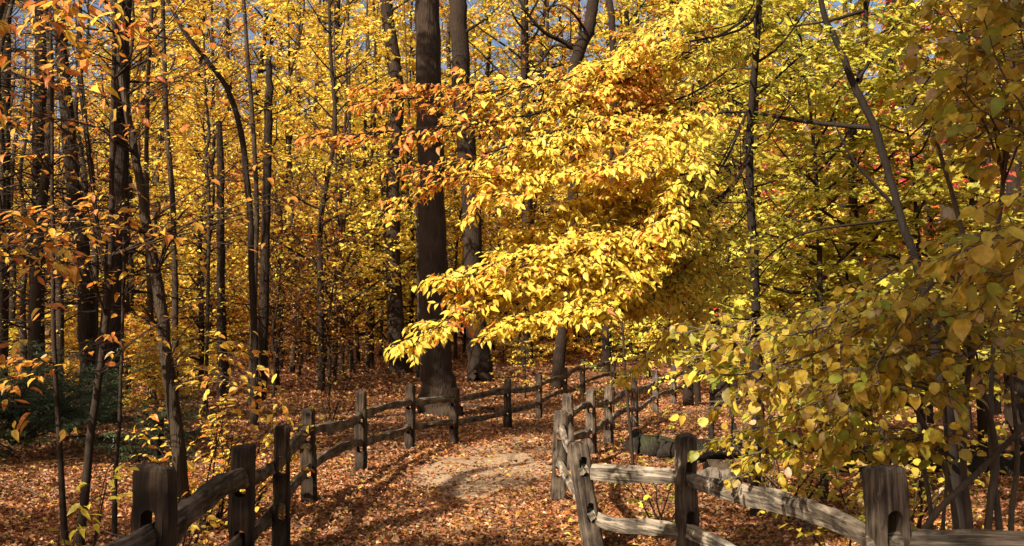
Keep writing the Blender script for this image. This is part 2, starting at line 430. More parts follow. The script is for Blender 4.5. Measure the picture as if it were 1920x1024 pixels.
def clumps(p, k=1.0, thr=-.25):
    x, y, z = p[:, 0] * k, p[:, 1] * k, p[:, 2] * k
    f = np.sin(x * 1.9 + 1.3 * np.sin(z * 1.1)) + np.sin(y * 2.1 + 1.7 * np.sin(x * .9 + 2)) + np.sin(z * 2.7 + 1.2 * np.sin(y * 1.3)) + .6 * np.sin(x * 4.3 + z * 3.1)
    return f > thr

def tree_object(name, label, cat, trunk_mesh, crown_mesh, loc, group=None, rot=0, scale=1, crown_name='crown', vars_=None):
    e = bpy.data.objects.new(name, None); COL.objects.link(e); e.location = loc; e.rotation_euler = (0, 0, rot); e.scale = (scale,) * 3
    e.empty_display_size = .2
    link('trunk', trunk_mesh, e)
    if crown_mesh: link(crown_name, crown_mesh, e)
    tag(e, label, cat, group)
    return e

# ================================================================== SETTING
def axis(lo, hi, near, step, far):
    a = list(np.arange(near[0], near[1] + 1e-6, step)); s = step; x = near[1]
    while x < hi: s *= 1.22; s = min(s, far); x += s; a.append(x)
    s = step; x = near[0]
    while x > lo: s *= 1.22; s = min(s, far); x -= s; a.insert(0, x)
    return np.array(a)
gx = axis(-190, 190, (-9, 9), .3, 8); gy = axis(-60, 260, (1, 30), .3, 8)
X, Y = np.meshgrid(gx, gy); Zg = gz(X, Y)
nx, ny = len(gx), len(gy)
ii = (np.arange(ny - 1)[:, None] * nx + np.arange(nx - 1)[None]).ravel()
mb = MB(); mb.add(np.stack([X, Y, Zg], -1).reshape(-1, 3), np.stack([ii, ii + 1, ii + nx + 1, ii + nx], -1))
tag(link('ground', mb.mesh('ground', M_GROUND)), 'forest floor under rust coloured fallen leaves', kind='structure')

# path: runs away from the camera between the fences, then bends to the right
PATHC = smooth([(-.5, -6), (-.6, 0), (-.6, 5), (-.65, 9), (-.55, 12), (-.3, 15), (.3, 18), (1.3, 20.5), (2.9, 23.5), (5.0, 27), (8, 31), (12, 35)], 6)
PATHC = PATHC[:, :2]
def path_dist(x, y):
    pts = np.stack([np.ravel(x), np.ravel(y)], 1); best = np.full(len(pts), 1e9)
    for i in range(0, len(PATHC) - 1):
        a, b = PATHC[i], PATHC[i + 1]; ab = b - a
        t = np.clip(((pts - a) @ ab) / (ab @ ab), 0, 1); dd = np.linalg.norm(pts - a - t[:, None] * ab, axis=1)
        best = np.minimum(best, dd)
    return best
mb = MB()
Tn = unit(np.gradient(PATHC, axis=0)); Nn = np.stack([Tn[:, 1], -Tn[:, 0]], 1)
rngp = np.random.default_rng(3)
cols_ = np.linspace(-1, 1, 9)
wv = 1.05 + rngp.normal(0, .06, len(PATHC))
pp = PATHC[:, None] + Nn[:, None] * (cols_[None, :, None] * wv[:, None, None])
zz = gz(pp[..., 0], pp[..., 1]) + .012 - .02 * np.abs(cols_)[None] ** 4
n, m_ = len(PATHC), 9
ii = (np.arange(n - 1)[:, None] * m_ + np.arange(m_ - 1)[None]).ravel()
mb.add(np.concatenate([pp, zz[..., None]], -1).reshape(-1, 3), np.stack([ii, ii + 1, ii + m_ + 1, ii + m_], -1))
tag(link('path', mb.mesh('path', M_PATH)), 'trodden pale earth path strewn with leaves', kind='structure')

# fallen leaves
rng = np.random.default_rng(11)
LV = Leaves()
LCOL = [(np.array([.34, .125, .035]), 3.0), (np.array([.42, .18, .04]), 2.2), (np.array([.42, .24, .10]), 2.6), (np.array([.20, .085, .03]), 3.2), (GOLD * .6, .7), (YEL * .7, .2), (np.array([.62, .40, .20]), .8)]
def litter(n, xr, yr, size, dens=None, flatn=.45):
    y = rng.uniform(yr[0], yr[1], n); x = rng.uniform(-1, 1, n)
    x = xr[0] * (1 - (x + 1) / 2) + xr[1] * (x + 1) / 2 if not callable(xr) else xr(y, x)
    bare = ((x + .25) / 1.2) ** 2 + ((y - 14.0) / 2.3) ** 2 + .35 * np.sin(x * 5 + y * 2) * np.sin(y * 3 - x * 2)
    k = ~((bare < 1) & (rng.random(n) < .80)) & ((x + .3) ** 2 + (y - 0) ** 2 > .5)
    if yr[1] < 40: k &= ~((path_dist(x, y) < .75 + .2 * np.sin(y * 2.3)) & (rng.random(n) < .38) & (y > 9.5) & (y < 20))
    x, y = x[k], y[k]; m = len(x)
    z = gz(x, y) + rng.uniform(.012, .035, m)
    az = rng.uniform(0, 2 * np.pi, m)
    d = np.stack([np.cos(az), np.sin(az), rng.normal(0, .22, m)], 1)
    nn = np.stack([rng.normal(0, flatn, m), rng.normal(0, flatn, m), np.ones(m)], 1)
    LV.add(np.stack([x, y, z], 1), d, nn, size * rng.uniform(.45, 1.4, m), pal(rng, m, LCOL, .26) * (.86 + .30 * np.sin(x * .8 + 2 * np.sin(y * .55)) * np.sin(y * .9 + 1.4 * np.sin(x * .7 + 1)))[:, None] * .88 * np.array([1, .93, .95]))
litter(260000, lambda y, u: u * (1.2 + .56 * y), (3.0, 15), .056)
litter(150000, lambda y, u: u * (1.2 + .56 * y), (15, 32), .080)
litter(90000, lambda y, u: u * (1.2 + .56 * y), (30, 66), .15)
tag(link('fallen_leaves', LV.build('fallen_leaves', M_LITTER, 'litter')), 'rust and tan fallen leaves covering the ground', 'fallen leaves', kind='stuff')

W = MB()
y = rng.uniform(4, 45, 900) ; x = rng.uniform(-1, 1, 900) * (1 + .54 * y)
kk = (path_dist(x, y) > .8) | (rng.random(900) < .25); x, y = x[kk], y[kk]; m = len(x); az = rng.uniform(0, 6.28, m); ln = rng.uniform(.15, .9, m)
dx, dy = np.cos(az) * ln, np.sin(az) * ln
pa = np.stack([x, y, gz(x, y) + .03], 1); pb_ = np.stack([x + dx * .5 + rng.normal(0, .03, m), y + dy * .5 + rng.normal(0, .03, m), gz(x + dx * .5, y + dy * .5) + rng.uniform(.03, .09, m)], 1)
pc = np.stack([x + dx, y + dy, gz(x + dx, y + dy) + rng.uniform(.02, .12, m)], 1)
twigs_tri(W, pa, pb_, pc, rng.uniform(.004, .013, m))
tag(link('fallen_twigs', W.mesh('fallen_twigs', M_TWIG_PALE)), 'dry twigs lying among the fallen leaves', 'twigs', kind='stuff')

# ================================================================== FENCES
def make_post(w, h, ang, holes, rng, lean=(0, 0), rounded=.02, w2=None):
    """weathered post with slots; local origin at its foot; slots run along local x"""
    w2 = w2 or w
    bm = bmesh.new()
    nz_ = max(10, int(h / .06)); k = 4
    prof = []
    hx, hy = w / 2, w2 / 2; c = rounded
    ring = [(-hx + c, -hy), (0, -hy), (hx - c, -hy), (hx, -hy + c), (hx, 0), (hx, hy - c), (hx - c, hy), (0, hy), (-hx + c, hy), (-hx, hy - c), (-hx, 0), (-hx, -hy + c)]
    rows = []
    zs = [-.25] + list(np.linspace(0.02, h - .05, nz_)) + [h - .03, h - .012, h - .002, h + .004]
    tilt = rng.normal(0, .05, 2)
    for zi, z in enumerate(zs):
        f = 1.0 + .06 * (1 - z / h) + .015 * math.sin(z * 7 + w * 100)
        f *= {1: .52, 2: .80, 3: .93, 4: .985}.get(len(zs) - zi, 1)
        row = []
        for (x, y) in ring:
            nn_ = mnoise.noise(Vector((x * 9 + w * 50, y * 9 + h * 30, z * 2.5))) * .016 + mnoise.noise(Vector((x * 30, y * 30, z * 12 + h * 10))) * .007
            row.append(bm.verts.new((x * f + nn_ * (1 if x > 0 else -1), y * f + nn_ * (1 if y > 0 else -1), z + (tilt[0] * x + tilt[1] * y if zi > len(zs) - 6 else 0))))
        rows.append(row)
    for a, b in zip(rows, rows[1:]):
        for i in range(12): bm.faces.new((a[i], a[(i + 1) % 12], b[(i + 1) % 12], b[i]))
    bm.faces.new(rows[-1]); bm.faces.new(rows[0][::-1])
    me = bpy.data.meshes.new('post'); bm.to_mesh(me); bm.free()
    po = bpy.data.objects.new('post', me); COL.objects.link(po)
    cb = bmesh.new()
    for (z, hh, hw) in holes:
        ringp = []
        for s in range(14):
            a = 2 * math.pi * s / 14
            yy = math.cos(a) * hw; zz_ = math.sin(a) * hw + (hh - hw) * (1 if math.sin(a) > 0 else -1) + z
            ringp.append((yy, zz_))
        r1 = [cb.verts.new((-.5, y, z_)) for y, z_ in ringp]; r2 = [cb.verts.new((.5, y, z_)) for y, z_ in ringp]
        for i in range(14): cb.faces.new((r1[i], r1[(i + 1) % 14], r2[(i + 1) % 14], r2[i]))
        cb.faces.new(r1[::-1]); cb.faces.new(r2)
    bmesh.ops.recalc_face_normals(cb, faces=cb.faces)
    cm = bpy.data.meshes.new('slot_cutter'); cb.to_mesh(cm); cb.free()
    co = bpy.data.objects.new('slot_cutter', cm); COL.objects.link(co)
    md = po.modifiers.new('b', 'BOOLEAN'); md.object = co; md.operation = 'DIFFERENCE'; md.solver = 'EXACT'
    dg = bpy.context.evaluated_depsgraph_get(); dg.update()
    me2 = bpy.data.meshes.new_from_object(po.evaluated_get(dg))
    bpy.data.objects.remove(po); bpy.data.objects.remove(co); bpy.data.meshes.remove(cm)
    me2.materials.clear(); me2.materials.append(M_POST)
    for p in me2.polygons: p.use_smooth = False
    return me2

def make_rail(a, b, rng, hgt=.115, thk=.06, bow=None):
    """split rail in local space: x along the rail from a to b"""
    a = np.array(a); b = np.array(b); L = np.linalg.norm(b - a)
    n = 40; k = 8
    t = np.linspace(0, 1, n)
    bow = rng.normal(0, .035) if bow is None else bow
    bow2 = rng.normal(0, .02)
    cz = -bow * 4 * t * (1 - t) + bow2 * np.sin(2 * np.pi * t); cy = rng.normal(0, .012) * np.sin(np.pi * t)
    end = np.minimum(1, np.minimum(t, 1 - t) * 7 + .55)
    prof = [(-.5, -.25), (-.32, -.48), (.25, -.5), (.5, -.12), (.46, .22), (.12, .5), (-.3, .44), (-.5, .15)]
    mb = MB(); V = []
    ph = rng.uniform(0, 50)
    for i in range(n):
        for (py, pz) in prof:
            nn_ = mnoise.noise(Vector((t[i] * L * 3 + ph, py * 4, pz * 4 + ph))) * .016 + mnoise.noise(Vector((t[i] * L * 1.2 + ph, py * 12, pz * 12))) * .018 + mnoise.noise(Vector((t[i] * L * 9 + ph, py * 5, pz * 5))) * .008
            V.append((t[i] * L, cy[i] + (py * thk) * (.75 + .25 * end[i]) + nn_, cz[i] + pz * hgt * end[i] * (1 + .10 * math.sin(t[i] * 5 + ph)) + nn_))
    q = []
    for i in range(n - 1):
        for j in range(k): q.append((i * k + j, i * k + (j + 1) % k, (i + 1) * k + (j + 1) % k, (i + 1) * k + j))
    V = np.array(V); c0 = V[:k].mean(0); c1 = V[-k:].mean(0)
    V = np.vstack([V, c0, c1]); t_ = [(n * k, (j + 1) % k, j) for j in range(k)] + [(n * k + 1, (n - 1) * k + j, (n - 1) * k + (j + 1) % k) for j in range(k)]
    mb.add(V, q, t_)
    return mb.mesh('rail', M_RAIL, smooth=False)

def build_fence(name, label, posts, rails, seed, group=None, grey=False):  # grey: use the lightened wood copies that stand in for sunlight
    """posts: (x, y, top z, width, lean_x, lean_y); rails: (i, j, z_i, z_j, height, bow)"""
    rng = np.random.default_rng(seed)
    x0, y0 = posts[0][0], posts[0][1]; org = np.array([x0, y0, float(gz(x0, y0))])
    root = bpy.data.objects.new(name, None); COL.objects.link(root); root.location = org
    tag(root, label, 'fence', group)
    for i, (x, y, zt, w, lx, ly) in enumerate(posts):
        g = float(gz(x, y)) - .02
        a = posts[max(i - 1, 0)]; b = posts[min(i + 1, len(posts) - 1)]
        ang = math.atan2(b[1] - a[1], b[0] - a[0])
        if i == 1: ang = rad(93) if x < 0 else rad(97)
        me = make_post(w, zt - g, ang, [(.78, .085, .042), (.38, .085, .042)] if i != 1 else ([(.92, .10, .036), (.44, .1, .036)] if x < 0 else [(.94, .10, .042), (.44, .09, .042)]), rng, w2=w * .92)
        if grey: me.materials[0] = M_POST_SUNLIT
        o = link('post', me, root, np.array([x, y, g]) - org)
        o.rotation_euler = (Matrix.Rotation(lx, 3, 'Y') @ Matrix.Rotation(ly, 3, 'X') @ Matrix.Rotation(ang, 3, 'Z')).to_euler()
    for (i, j, zi, zj, hh, bow) in rails:
        pa, pb = posts[i], posts[j]
        def at(p, z):
            g = float(gz(p[0], p[1]))
            return np.array([p[0] + math.sin(p[4]) * z, p[1] - math.sin(p[5]) * z, g + z])
        A = at(pa, zi); B = at(pb, zj); d = unit(B - A); ext = .10
        nrm = np.array([-d[1], d[0], 0]) * rng.choice([-1, 1]) * .012
        A = A - d * ext + nrm; B = B + d * ext - nrm
        me = make_rail(A, B, rng, hh, .062 if hh < .13 else .08, bow)
        if grey: me.materials[0] = M_RAIL_SUNLIT
        o = link('rail', me, root, A - org)
        d = unit(B - A)
        o.rotation_euler = (0, -math.asin(d[2]), math.atan2(d[1], d[0]))
    return root

def dpost(px, d, top_py=None, w=.165, lx=0, ly=0, top=None):
    q = P(px, 643, d); zt = top if top is not None else P(px, top_py, d)[2]
    return (q[0], d, zt, w, lx, ly)
LF = [(-1.72, 2.4, 1.13, .2, 0, 0), dpost(296, 4.87, 872, .185), dpost(461, 7.4, 834, .172, .0, .02), dpost(533, 8.7, 798, .14), dpost(584, 11.35, 767, .165, -.03), dpost(679, 14.0, 733, .15),
      dpost(770, 16.7, 722, .15), dpost(851, 17.95, 728, .15, .02), dpost(952, 21, 710, .15), dpost(1010, 23.8, 702, .15), dpost(1059, 28, 690, .15), dpost(1092, 31.5, 674, .16),
      dpost(1150, 35, 665, .15), dpost(1215, 38, 658, .15)]
LR = []
for i in range(len(LF) - 1):
    if i == 2: continue
    j = i + 1
    LR.append((i, j, .80, .80, .115, None)); LR.append((i, j, .40, .40, .11, None))
LR = [(0, 1, .87, .86, .15, -.01), (0, 1, .38, .38, .12, None), (1, 2, .82, .80, .165, -.05), (1, 2, .40, .36, .12, .0), (2, 4, .80, .82, .14, .07), (2, 4, .30, .42, .12, .02)] + [r for r in LR if r[0] >= 4]
build_fence('split_rail_fence', 'split rail fence left of the path, bending right past the thick trunk', LF, LR, 21)
RF = [(3.62, 4.35, 1.12, .2, 0, 0), dpost(1655, 4.9, 874, .175), dpost(1283, 8.2, 815, .165), dpost(1113, 8.7, 827, .155, -.15), dpost(1046, 11.15, 770, .165, .03), dpost(1064, 14.4, 739, .17),
      dpost(1107, 16.1, 731, .16), dpost(1140, 17.9, 724, .15), dpost(1189, 21.3, 706, .15), dpost(1228, 24.5, 694, .15), dpost(1262, 28, 684, .15), dpost(1300, 32, 676, .15)]
RR = [(0, 1, .83, .85, .135, .0), (0, 1, .42, .42, .12, None), (1, 2, .83, .70, .125, -.03), (1, 2, .40, .27, .12, None), (2, 3, .70, .71, .13, .0), (2, 3, .24, .36, .12, .03), (3, 4, .72, .86, .12, .03), (3, 4, .33, .47, .11, .02)]
for i in range(4, len(RF) - 1): RR += [(i, i + 1, .80, .80, .11, None), (i, i + 1, .42, .42, .11, None)]
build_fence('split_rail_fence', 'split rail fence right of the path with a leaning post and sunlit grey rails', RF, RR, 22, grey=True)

# ================================================================== HERO TREES traced in space
def trunk_from(pxs, d, ext_h=None, base=True, dd=0):
    """[(px, py, width px)] from the foot up -> points, radii"""
    pts = []; rs = []
    for i, q in enumerate(pxs):
        dep = d + dd * i / max(1, len(pxs) - 1)
        pts.append(P(q[0], q[1], dep)); rs.append(q[2] / 2 * dep / F)
    pts = np.array(pts); rs = np.array(rs)
    g = float(gz(pts[0][0], pts[0][1]))
    pts[0][2] = min(pts[0][2], g - .05)
    if pts[0][2] > g - .05: pts[0][2] = g - .05
    if ext_h:
        top = pts[-1]; dirn = unit(pts[-1] - pts[-2]); dirn = unit(dirn * .6 + np.array([0, 0, .6]))
        k = 5; L = ext_h - top[2]
        for i in range(1, k + 1):
            pts = np.vstack([pts, top + dirn * L * i / k / max(dirn[2], .3)]); rs = np.append(rs, rs[len(pxs) - 1] * (1 - .85 * i / k))
    return pts, rs

def hero(name, label, pxs, d, mat, seed, ext=None, sides=10, cols=None, crown=None, group=None, rough=.04, dead=0, shape='diamond', flare=1.0, dd=0, cat='tree', keep=True, extra=None):
    rng = np.random.default_rng(seed)
    pts, rs = trunk_from(pxs[::-1], d, ext, dd=dd)
    S = smooth(np.column_stack([pts, rs]), 5)
    if flare > 1:
        k_ = 6; S0 = S[0] + (S[1] - S[0]) * np.linspace(0, 1, k_ + 1)[:-1, None]; S = np.vstack([S0, S[1:]])
        rb = S[k_, 3]; S[:, 3] = np.maximum(S[:, 3], 0) ; S[:k_ + 1, 3] = rb
        S[:, 3] *= 1 + (flare - 1) * np.exp(-(S[:, 2] - S[0, 2] - .05).clip(0) / .30)
    org = np.array([pts[0][0], pts[0][1], float(gz(pts[0][0], pts[0][1]))])
    W = MB(); LV = Leaves()
    line = S[:, :3] - org
    tube(W, line + rng.normal(0, rs.mean() * .12, line.shape) * [1, 1, 0], S[:, 3], sides, rough, rng)
    if dead:                              # bare side branches
        zt = line[-1, 2]
        for k in range(dead):
            z = rng.uniform(.18, .95) * zt
            p = np.array([np.interp(z, line[:, 2], line[:, 0]), np.interp(z, line[:, 2], line[:, 1]), z])
            lb = curve_limb(rng, p, rng.uniform(0, 6.28), rad(rng.uniform(-12, 35)), rng.uniform(.5, 2.2) * (d / 22) ** .5, .1, 4, .12)
            tube(W, lb, np.linspace(rs.mean() * .22, .004, len(lb)), 4)
            m = 7; ii_ = rng.integers(1, len(lb), m); a_ = lb[ii_]; dv = unit(rng.normal(0, 1, (m, 3)) + unit(lb[-1] - lb[0]) * 1.0)
            ln = rng.uniform(.25, .8, (m, 1))
            twigs_tri(W, a_, a_ + dv * ln * .5 + rng.normal(0, .03, (m, 3)), a_ + dv * ln, np.full(m, .006))
    if crown:
        grow(W, LV, line, rng, **crown)
    if extra: extra(W, LV, rng, org, line)
    cm = None
    if LV.p:
        cm = LV.build('crown', M_LEAF if shape == 'diamond' else M_LEAF_NEAR, shape, keep=(lambda p: sun_keep(p + org, leak=.3 if shape == 'oval' else .04)) if keep else None)
    return tree_object(name, label, cat, W.mesh('trunk', mat), cm, org, group)

CY = [(YEL, 4), (GOLD, 2.6), (LEM, 1.4), (ORG, .6)]
CG = [(GOLD, 4), (YEL, 1.8), (ORG, 1.3), (RUST, .6), (OLV, 1.0)]
CO = [(ORG, 4), (RUST, 1.6), (GOLD, 2)]
CGR = [(YGR, 4), (YEL, .8), (LEM, 1.5), (GRN, 2.2)]
CR = [(RED, 3), (RUST, 2), (ORG, 1)]
CYG = [(YEL, 2), (YGR, 2), (LEM, 2), (GOLD, 1)]

hero('tree', 'thickest straight brown trunk standing behind the fence in the middle', [(799, 0, 46), (805, 200, 49), (810, 420, 52), (816, 640, 58), (820, 730, 62), (824, 776, 64)], 24.7, M_BARK_BIG, 1, ext=19, sides=28,
     crown=dict(z0=11, nl=9, Llen=3.5, size=.15, cols=CY, step=.5, tlen=1.1, lpt=8, rl=.07), flare=1.45, rough=.025)
hero('tree', 'tall brown trunk just left of the thickest trunk, its foot on the leafy bank', [(722, 0, 23), (741, 130, 26), (744, 200, 26), (737, 400, 27), (741, 600, 30), (752, 694, 42)], 40, M_BARK_BIG, 2, ext=22, sides=16,
     crown=dict(z0=14.5, nl=9, Llen=4, size=.18, cols=CG, step=.6, tlen=1.3, lpt=8, rl=.08), flare=1.2)
hero('tree', 'dark trunk right behind the thickest trunk, partly hidden by yellow sprays', [(856, -10, 33), (866, 150, 35), (884, 400, 36), (893, 600, 38), (900, 700, 50)], 37, M_BARK, 3, ext=21, sides=14,
     crown=dict(z0=13, nl=8, Llen=4, size=.17, cols=CYG, step=.6, tlen=1.3, lpt=8, rl=.08), flare=1.2)
def curvedlimb(W, LV, rng, org, line):
    for pts, r in (([(1088, 95, 34), (1060, 80, 34), (1020, 60, 33.5), (985, 20, 33), (960, -30, 33)], .11), ([(1085, 95, 34), (1040, 85, 34.5), (1010, 120, 35), (975, 130, 35)], .07), ([(1100, 60, 34), (1070, 20, 33), (1040, 10, 33), (1000, 40, 33)], .05)):
        q = smooth([P(*p) - org for p in pts], 4); tube(W, q, np.linspace(r, r * .3, len(q)), 6)
        for i in range(3, len(q), 3):
            lb = curve_limb(rng, q[i], rng.uniform(0, 6.28), rad(rng.uniform(-20, 50)), rng.uniform(1, 2.2)); tube(W, lb, np.linspace(.03, .006, len(lb)), 4)
hero('tree', 'dark trunk with sharply crooked limbs at the top middle', [(1122, -60, 22), (1112, 10, 23), (1103, 60, 24), (1084, 100, 24), (1072, 160, 20), (1076, 350, 20), (1060, 560, 20), (1042, 690, 26)], 34, M_BARK, 4, ext=15, sides=10,
     extra=curvedlimb)
hero('tree', 'dark leaning trunk near the left edge with bare side branches', [(108, -10, 21), (117, 100, 23), (124, 210, 25), (139, 340, 28), (155, 480, 30), (165, 620, 33), (172, 730, 40)], 22, M_BARK, 5, ext=14, dead=60,
     crown=dict(z0=9.5, nl=5, Llen=2.5, size=.13, cols=CO, step=.4, tlen=1., lpt=7, rl=.04))
hero('tree', 'thick dark straight trunk on the left behind a thin near stem', [(234, -10, 30), (226, 160, 33), (222, 380, 36), (213, 560, 40), (200, 735, 52)], 21, M_BARK, 6, ext=15, dead=55,
     crown=dict(z0=9.5, nl=6, Llen=2.5, size=.13, cols=CG, step=.4, tlen=1., lpt=7, rl=.05), flare=1.15)
hero('tree', 'dark trunk in the brown twiggy thicket at the far left', [(78, -10, 22), (74, 250, 24), (70, 500, 27), (66, 720, 33)], 27, M_BARK, 7, ext=15, dead=70)
hero('tree', 'charred looking trunk at the left edge of the thicket', [(14, -10, 16), (10, 300, 18), (6, 720, 22)], 25, M_BARK, 8, ext=14, dead=50)
hero('dead_tree', 'dark broken-topped dead trunk with stub branches, taller of the two snags', [(505, 103, 10), (504, 180, 15), (503, 270, 16), (499, 400, 17), (495, 560, 19), (489, 690, 24)], 28, M_BARK, 9, dead=12)
hero('dead_tree', 'short dark broken-off dead trunk, the lower of the two snags', [(411, 228, 11), (413, 320, 14), (414, 450, 15), (416, 600, 17), (420, 700, 22)], 30, M_BARK, 10, dead=6)
hero('tree', 'slender dark tree arching over from upper left between the snags', [(296, -40, 7), (340, 50, 8), (385, 110, 9), (425, 165, 10), (450, 240, 11), (462, 330, 12), (470, 430, 12), (477, 640, 13), (478, 715, 16)], 21, M_BARK, 11, dead=8, sides=8)
hero('tree', 'thin straight grey tree rising beside the taller snag', [(455, -20, 7), (466, 130, 8), (476, 260, 9), (481, 420, 10), (470, 690, 13)], 27, M_BARK_GREY, 12, ext=13, dead=8, sides=8,
     crown=dict(z0=6.5, nl=12, Llen=1.8, size=.12, cols=CY, step=.3, tlen=.8, lpt=8, rl=.02))
for i, (pxs, d) in enumerate([([(700, -10, 5), (704, 200, 6), (688, 420, 7), (690, 668, 9)], 42), ([(690, 60, 4), (702, 240, 5), (722, 420, 6), (733, 680, 8)], 43), ([(652, -10, 6), (655, 300, 6), (640, 500, 8), (662, 675, 10)], 40),
                              ([(628, 250, 5), (632, 450, 6), (628, 670, 8)], 36), ([(600, 0, 5), (590, 300, 6), (610, 655, 8)], 46), ([(560, 30, 9), (556, 300, 10), (562, 655, 12)], 50), ([(686, 200, 6), (684, 400, 7), (697, 664, 9)], 44),
                              ([(770, 300, 5), (782, 430, 6), (786, 600, 8), (783, 690, 9)], 38), ([(306, 20, 8), (312, 230, 10), (326, 420, 11), (331, 690, 13)], 27), ([(285, 0, 8), (276, 200, 8), (276, 400, 10), (290, 700, 12)], 28),
                              ([(386, 180, 5), (392, 250, 6), (386, 300, 6), (392, 400, 6), (388, 690, 8)], 24), ([(150, 20, 8), (153, 180, 9), (172, 320, 10), (178, 480, 12), (182, 720, 14)], 23)]):
    hero('slender_tree', 'slim grey stemmed young tree rising among yellow leaves behind the fence', pxs, d, M_BARK_GREY, 30 + i, ext=d * .38 + 2, sides=7, dead=5, group='slim young trees behind the left fence',
         crown=dict(z0=2.5, nl=12, Llen=1.5 * (d / 30), size=.12 * (d / 36) ** .5, cols=CY if i % 3 else CG, step=.4, tlen=.7, lpt=6, rl=.02))
# near stems on the left
def left_twigs(specs):
    def f(W, LV, rng, org, line):
        more = [([(x + o[0] * k / 2, y + o[1] * k / 2, z + o[2] * k / 3) for k, (x, y, z) in enumerate(l[0])], l[1] * .8, *l[2:]) for l in specs for o in [rng.normal(0, 1, 3) * [35, 45, .3] for _ in range(4 if l[0][0][1] < 350 else 3)]]
        for pts, r, col, sz, st, tl, lp in specs + more:
            q = smooth([P(*p) - org for p in pts], 4)
            spray(W, LV, q, r, rng, step=st, tlen=tl, lpt=lp, size=sz, cols=col, droop=.15, flat=.3, sunny=.3, start=.15, sub=False)
    return f
NCO = [(ORG, 4), (ORG * .5 + GOLD * .5, 3), (GOLD, 2.4), (RUST, .6), (TAN, .3)]
NCG = [(GOLD, 3), (YEL, 2), (ORG, 1.2)]
hero('young_tree', 'leaning brown young tree with curved stem standing just behind the left fence', [(208, -60, 8), (216, 60, 10), (235, 195, 13), (254, 290, 15), (277, 430, 19), (300, 560, 22), (313, 680, 24), (332, 820, 26), (348, 985, 30)], 9.5, M_BARK_GREY, 60, ext=5.6, sides=10, shape='oval', flare=1.1,
     extra=left_twigs([([(313, 690, 9.5), (360, 650, 9.3), (420, 640, 9), (480, 655, 8.8)], .008, NCG, .085, .12, .32, 5), ([(318, 730, 9.5), (380, 705, 9.3), (450, 700, 9), (500, 715, 8.9)], .008, NCG, .085, .12, .32, 5),
                       ([(290, 520, 9.5), (330, 440, 9.3), (400, 400, 9), (480, 380, 8.7), (620, 350, 8.5)], .011, NCO, .085, .22, .30, 4),
                       ([(278, 440, 9.5), (200, 420, 9), (100, 440, 8.6), (-40, 470, 8)], .011, NCO, .09, .13, .45, 6),
                       ([(255, 290, 9.5), (180, 240, 9), (80, 220, 8.5), (-40, 200, 8)], .01, NCO, .09, .15, .42, 5),
                       ([(240, 220, 9.5), (300, 160, 9.2), (380, 120, 9), (420, 60, 9)], .01, NCO, .09, .14, .4, 5),
                       ([(250, 270, 9.5), (300, 220, 9), (380, 180, 8.8)], .008, NCO, .09, .15, .35, 5),
                       ([(225, 120, 9.5), (150, 90, 9.2), (60, 60, 8.8), (-40, 20, 8.4)], .01, NCO, .09, .13, .42, 5),
                       ([(305, 620, 9.5), (250, 560, 9), (190, 540, 8.7), (120, 520, 8.4)], .008, NCO, .09, .18, .35, 4)]))
hero('sapling', 'thin dark near stem running the full height on the left, forked low down', [(216, -60, 8), (214, 100, 9), (210, 300, 10), (207, 500, 12), (190, 680, 14), (166, 850, 16), (150, 1012, 18)], 8.8, M_TWIG, 61, ext=5.2, sides=8, shape='oval',
     extra=left_twigs([([(205, 540, 8.8), (180, 420, 8.7), (165, 300, 8.5), (150, 180, 8.4), (135, 60, 8.3)], .012, NCO, .09, .2, .4, 5), ([(207, 480, 8.8), (300, 440, 8.4), (420, 395, 8), (560, 345, 7.6)], .012, NCO, .08, .28, .26, 4),
                       ([(200, 600, 8.8), (150, 470, 8.4), (70, 470, 8), (0, 500, 7.8)], .008, NCO, .09, .1, .4, 6), ([(212, 150, 8.8), (300, 60, 8.5), (360, -20, 8)], .009, NCO, .1, .14, .45, 6),
                       ([(213, 60, 8.8), (140, 10, 8.4), (60, -30, 8)], .009, NCO, .1, .14, .45, 6), ([(185, 700, 8.8), (250, 640, 8.4), (330, 590, 8.2), (400, 560, 8)], .008, NCO, .08, .25, .25, 3)]))
hero('sapling', 'thinnest near stem at the far left with orange leaf sprays', [(93, -60, 4), (97, 200, 6), (99, 440, 7), (101, 640, 9), (111, 820, 10), (124, 1000, 13)], 8.9, M_TWIG, 62, ext=4.8, sides=7, shape='oval',
     extra=left_twigs([([(97, 330, 8.9), (40, 250, 8.6), (-40, 220, 8.2)], .007, NCO, .09, .12, .4, 6), ([(100, 500, 8.9), (140, 450, 8.6), (210, 430, 8.3), (320, 440, 8)], .007, NCO, .09, .12, .4, 6), ([(101, 680, 8.9), (40, 680, 8.6), (-40, 690, 8.2)], .007, NCO, .085, .14, .32, 5),
                       ([(101, 700, 8.9), (150, 660, 8.6), (260, 610, 8.3)], .006, NCO, .085, .2, .3, 4), ([(98, 160, 8.9), (150, 110, 8.6), (210, 90, 8.3)], .006, NCO, .09, .14, .35, 5)]))
hero('sapling', 'crooked near stem beside the leaning young tree, bare low down', [(232, 470, 5), (229, 640, 6), (224, 780, 7), (216, 900, 9), (214, 1000, 11)], 9.1, M_TWIG, 63, ext=3.4, sides=6, shape='oval', extra=left_twigs([([(229, 560, 9.1), (280, 520, 9), (360, 500, 8.7)], .006, NCO, .08, .2, .3, 4)]))
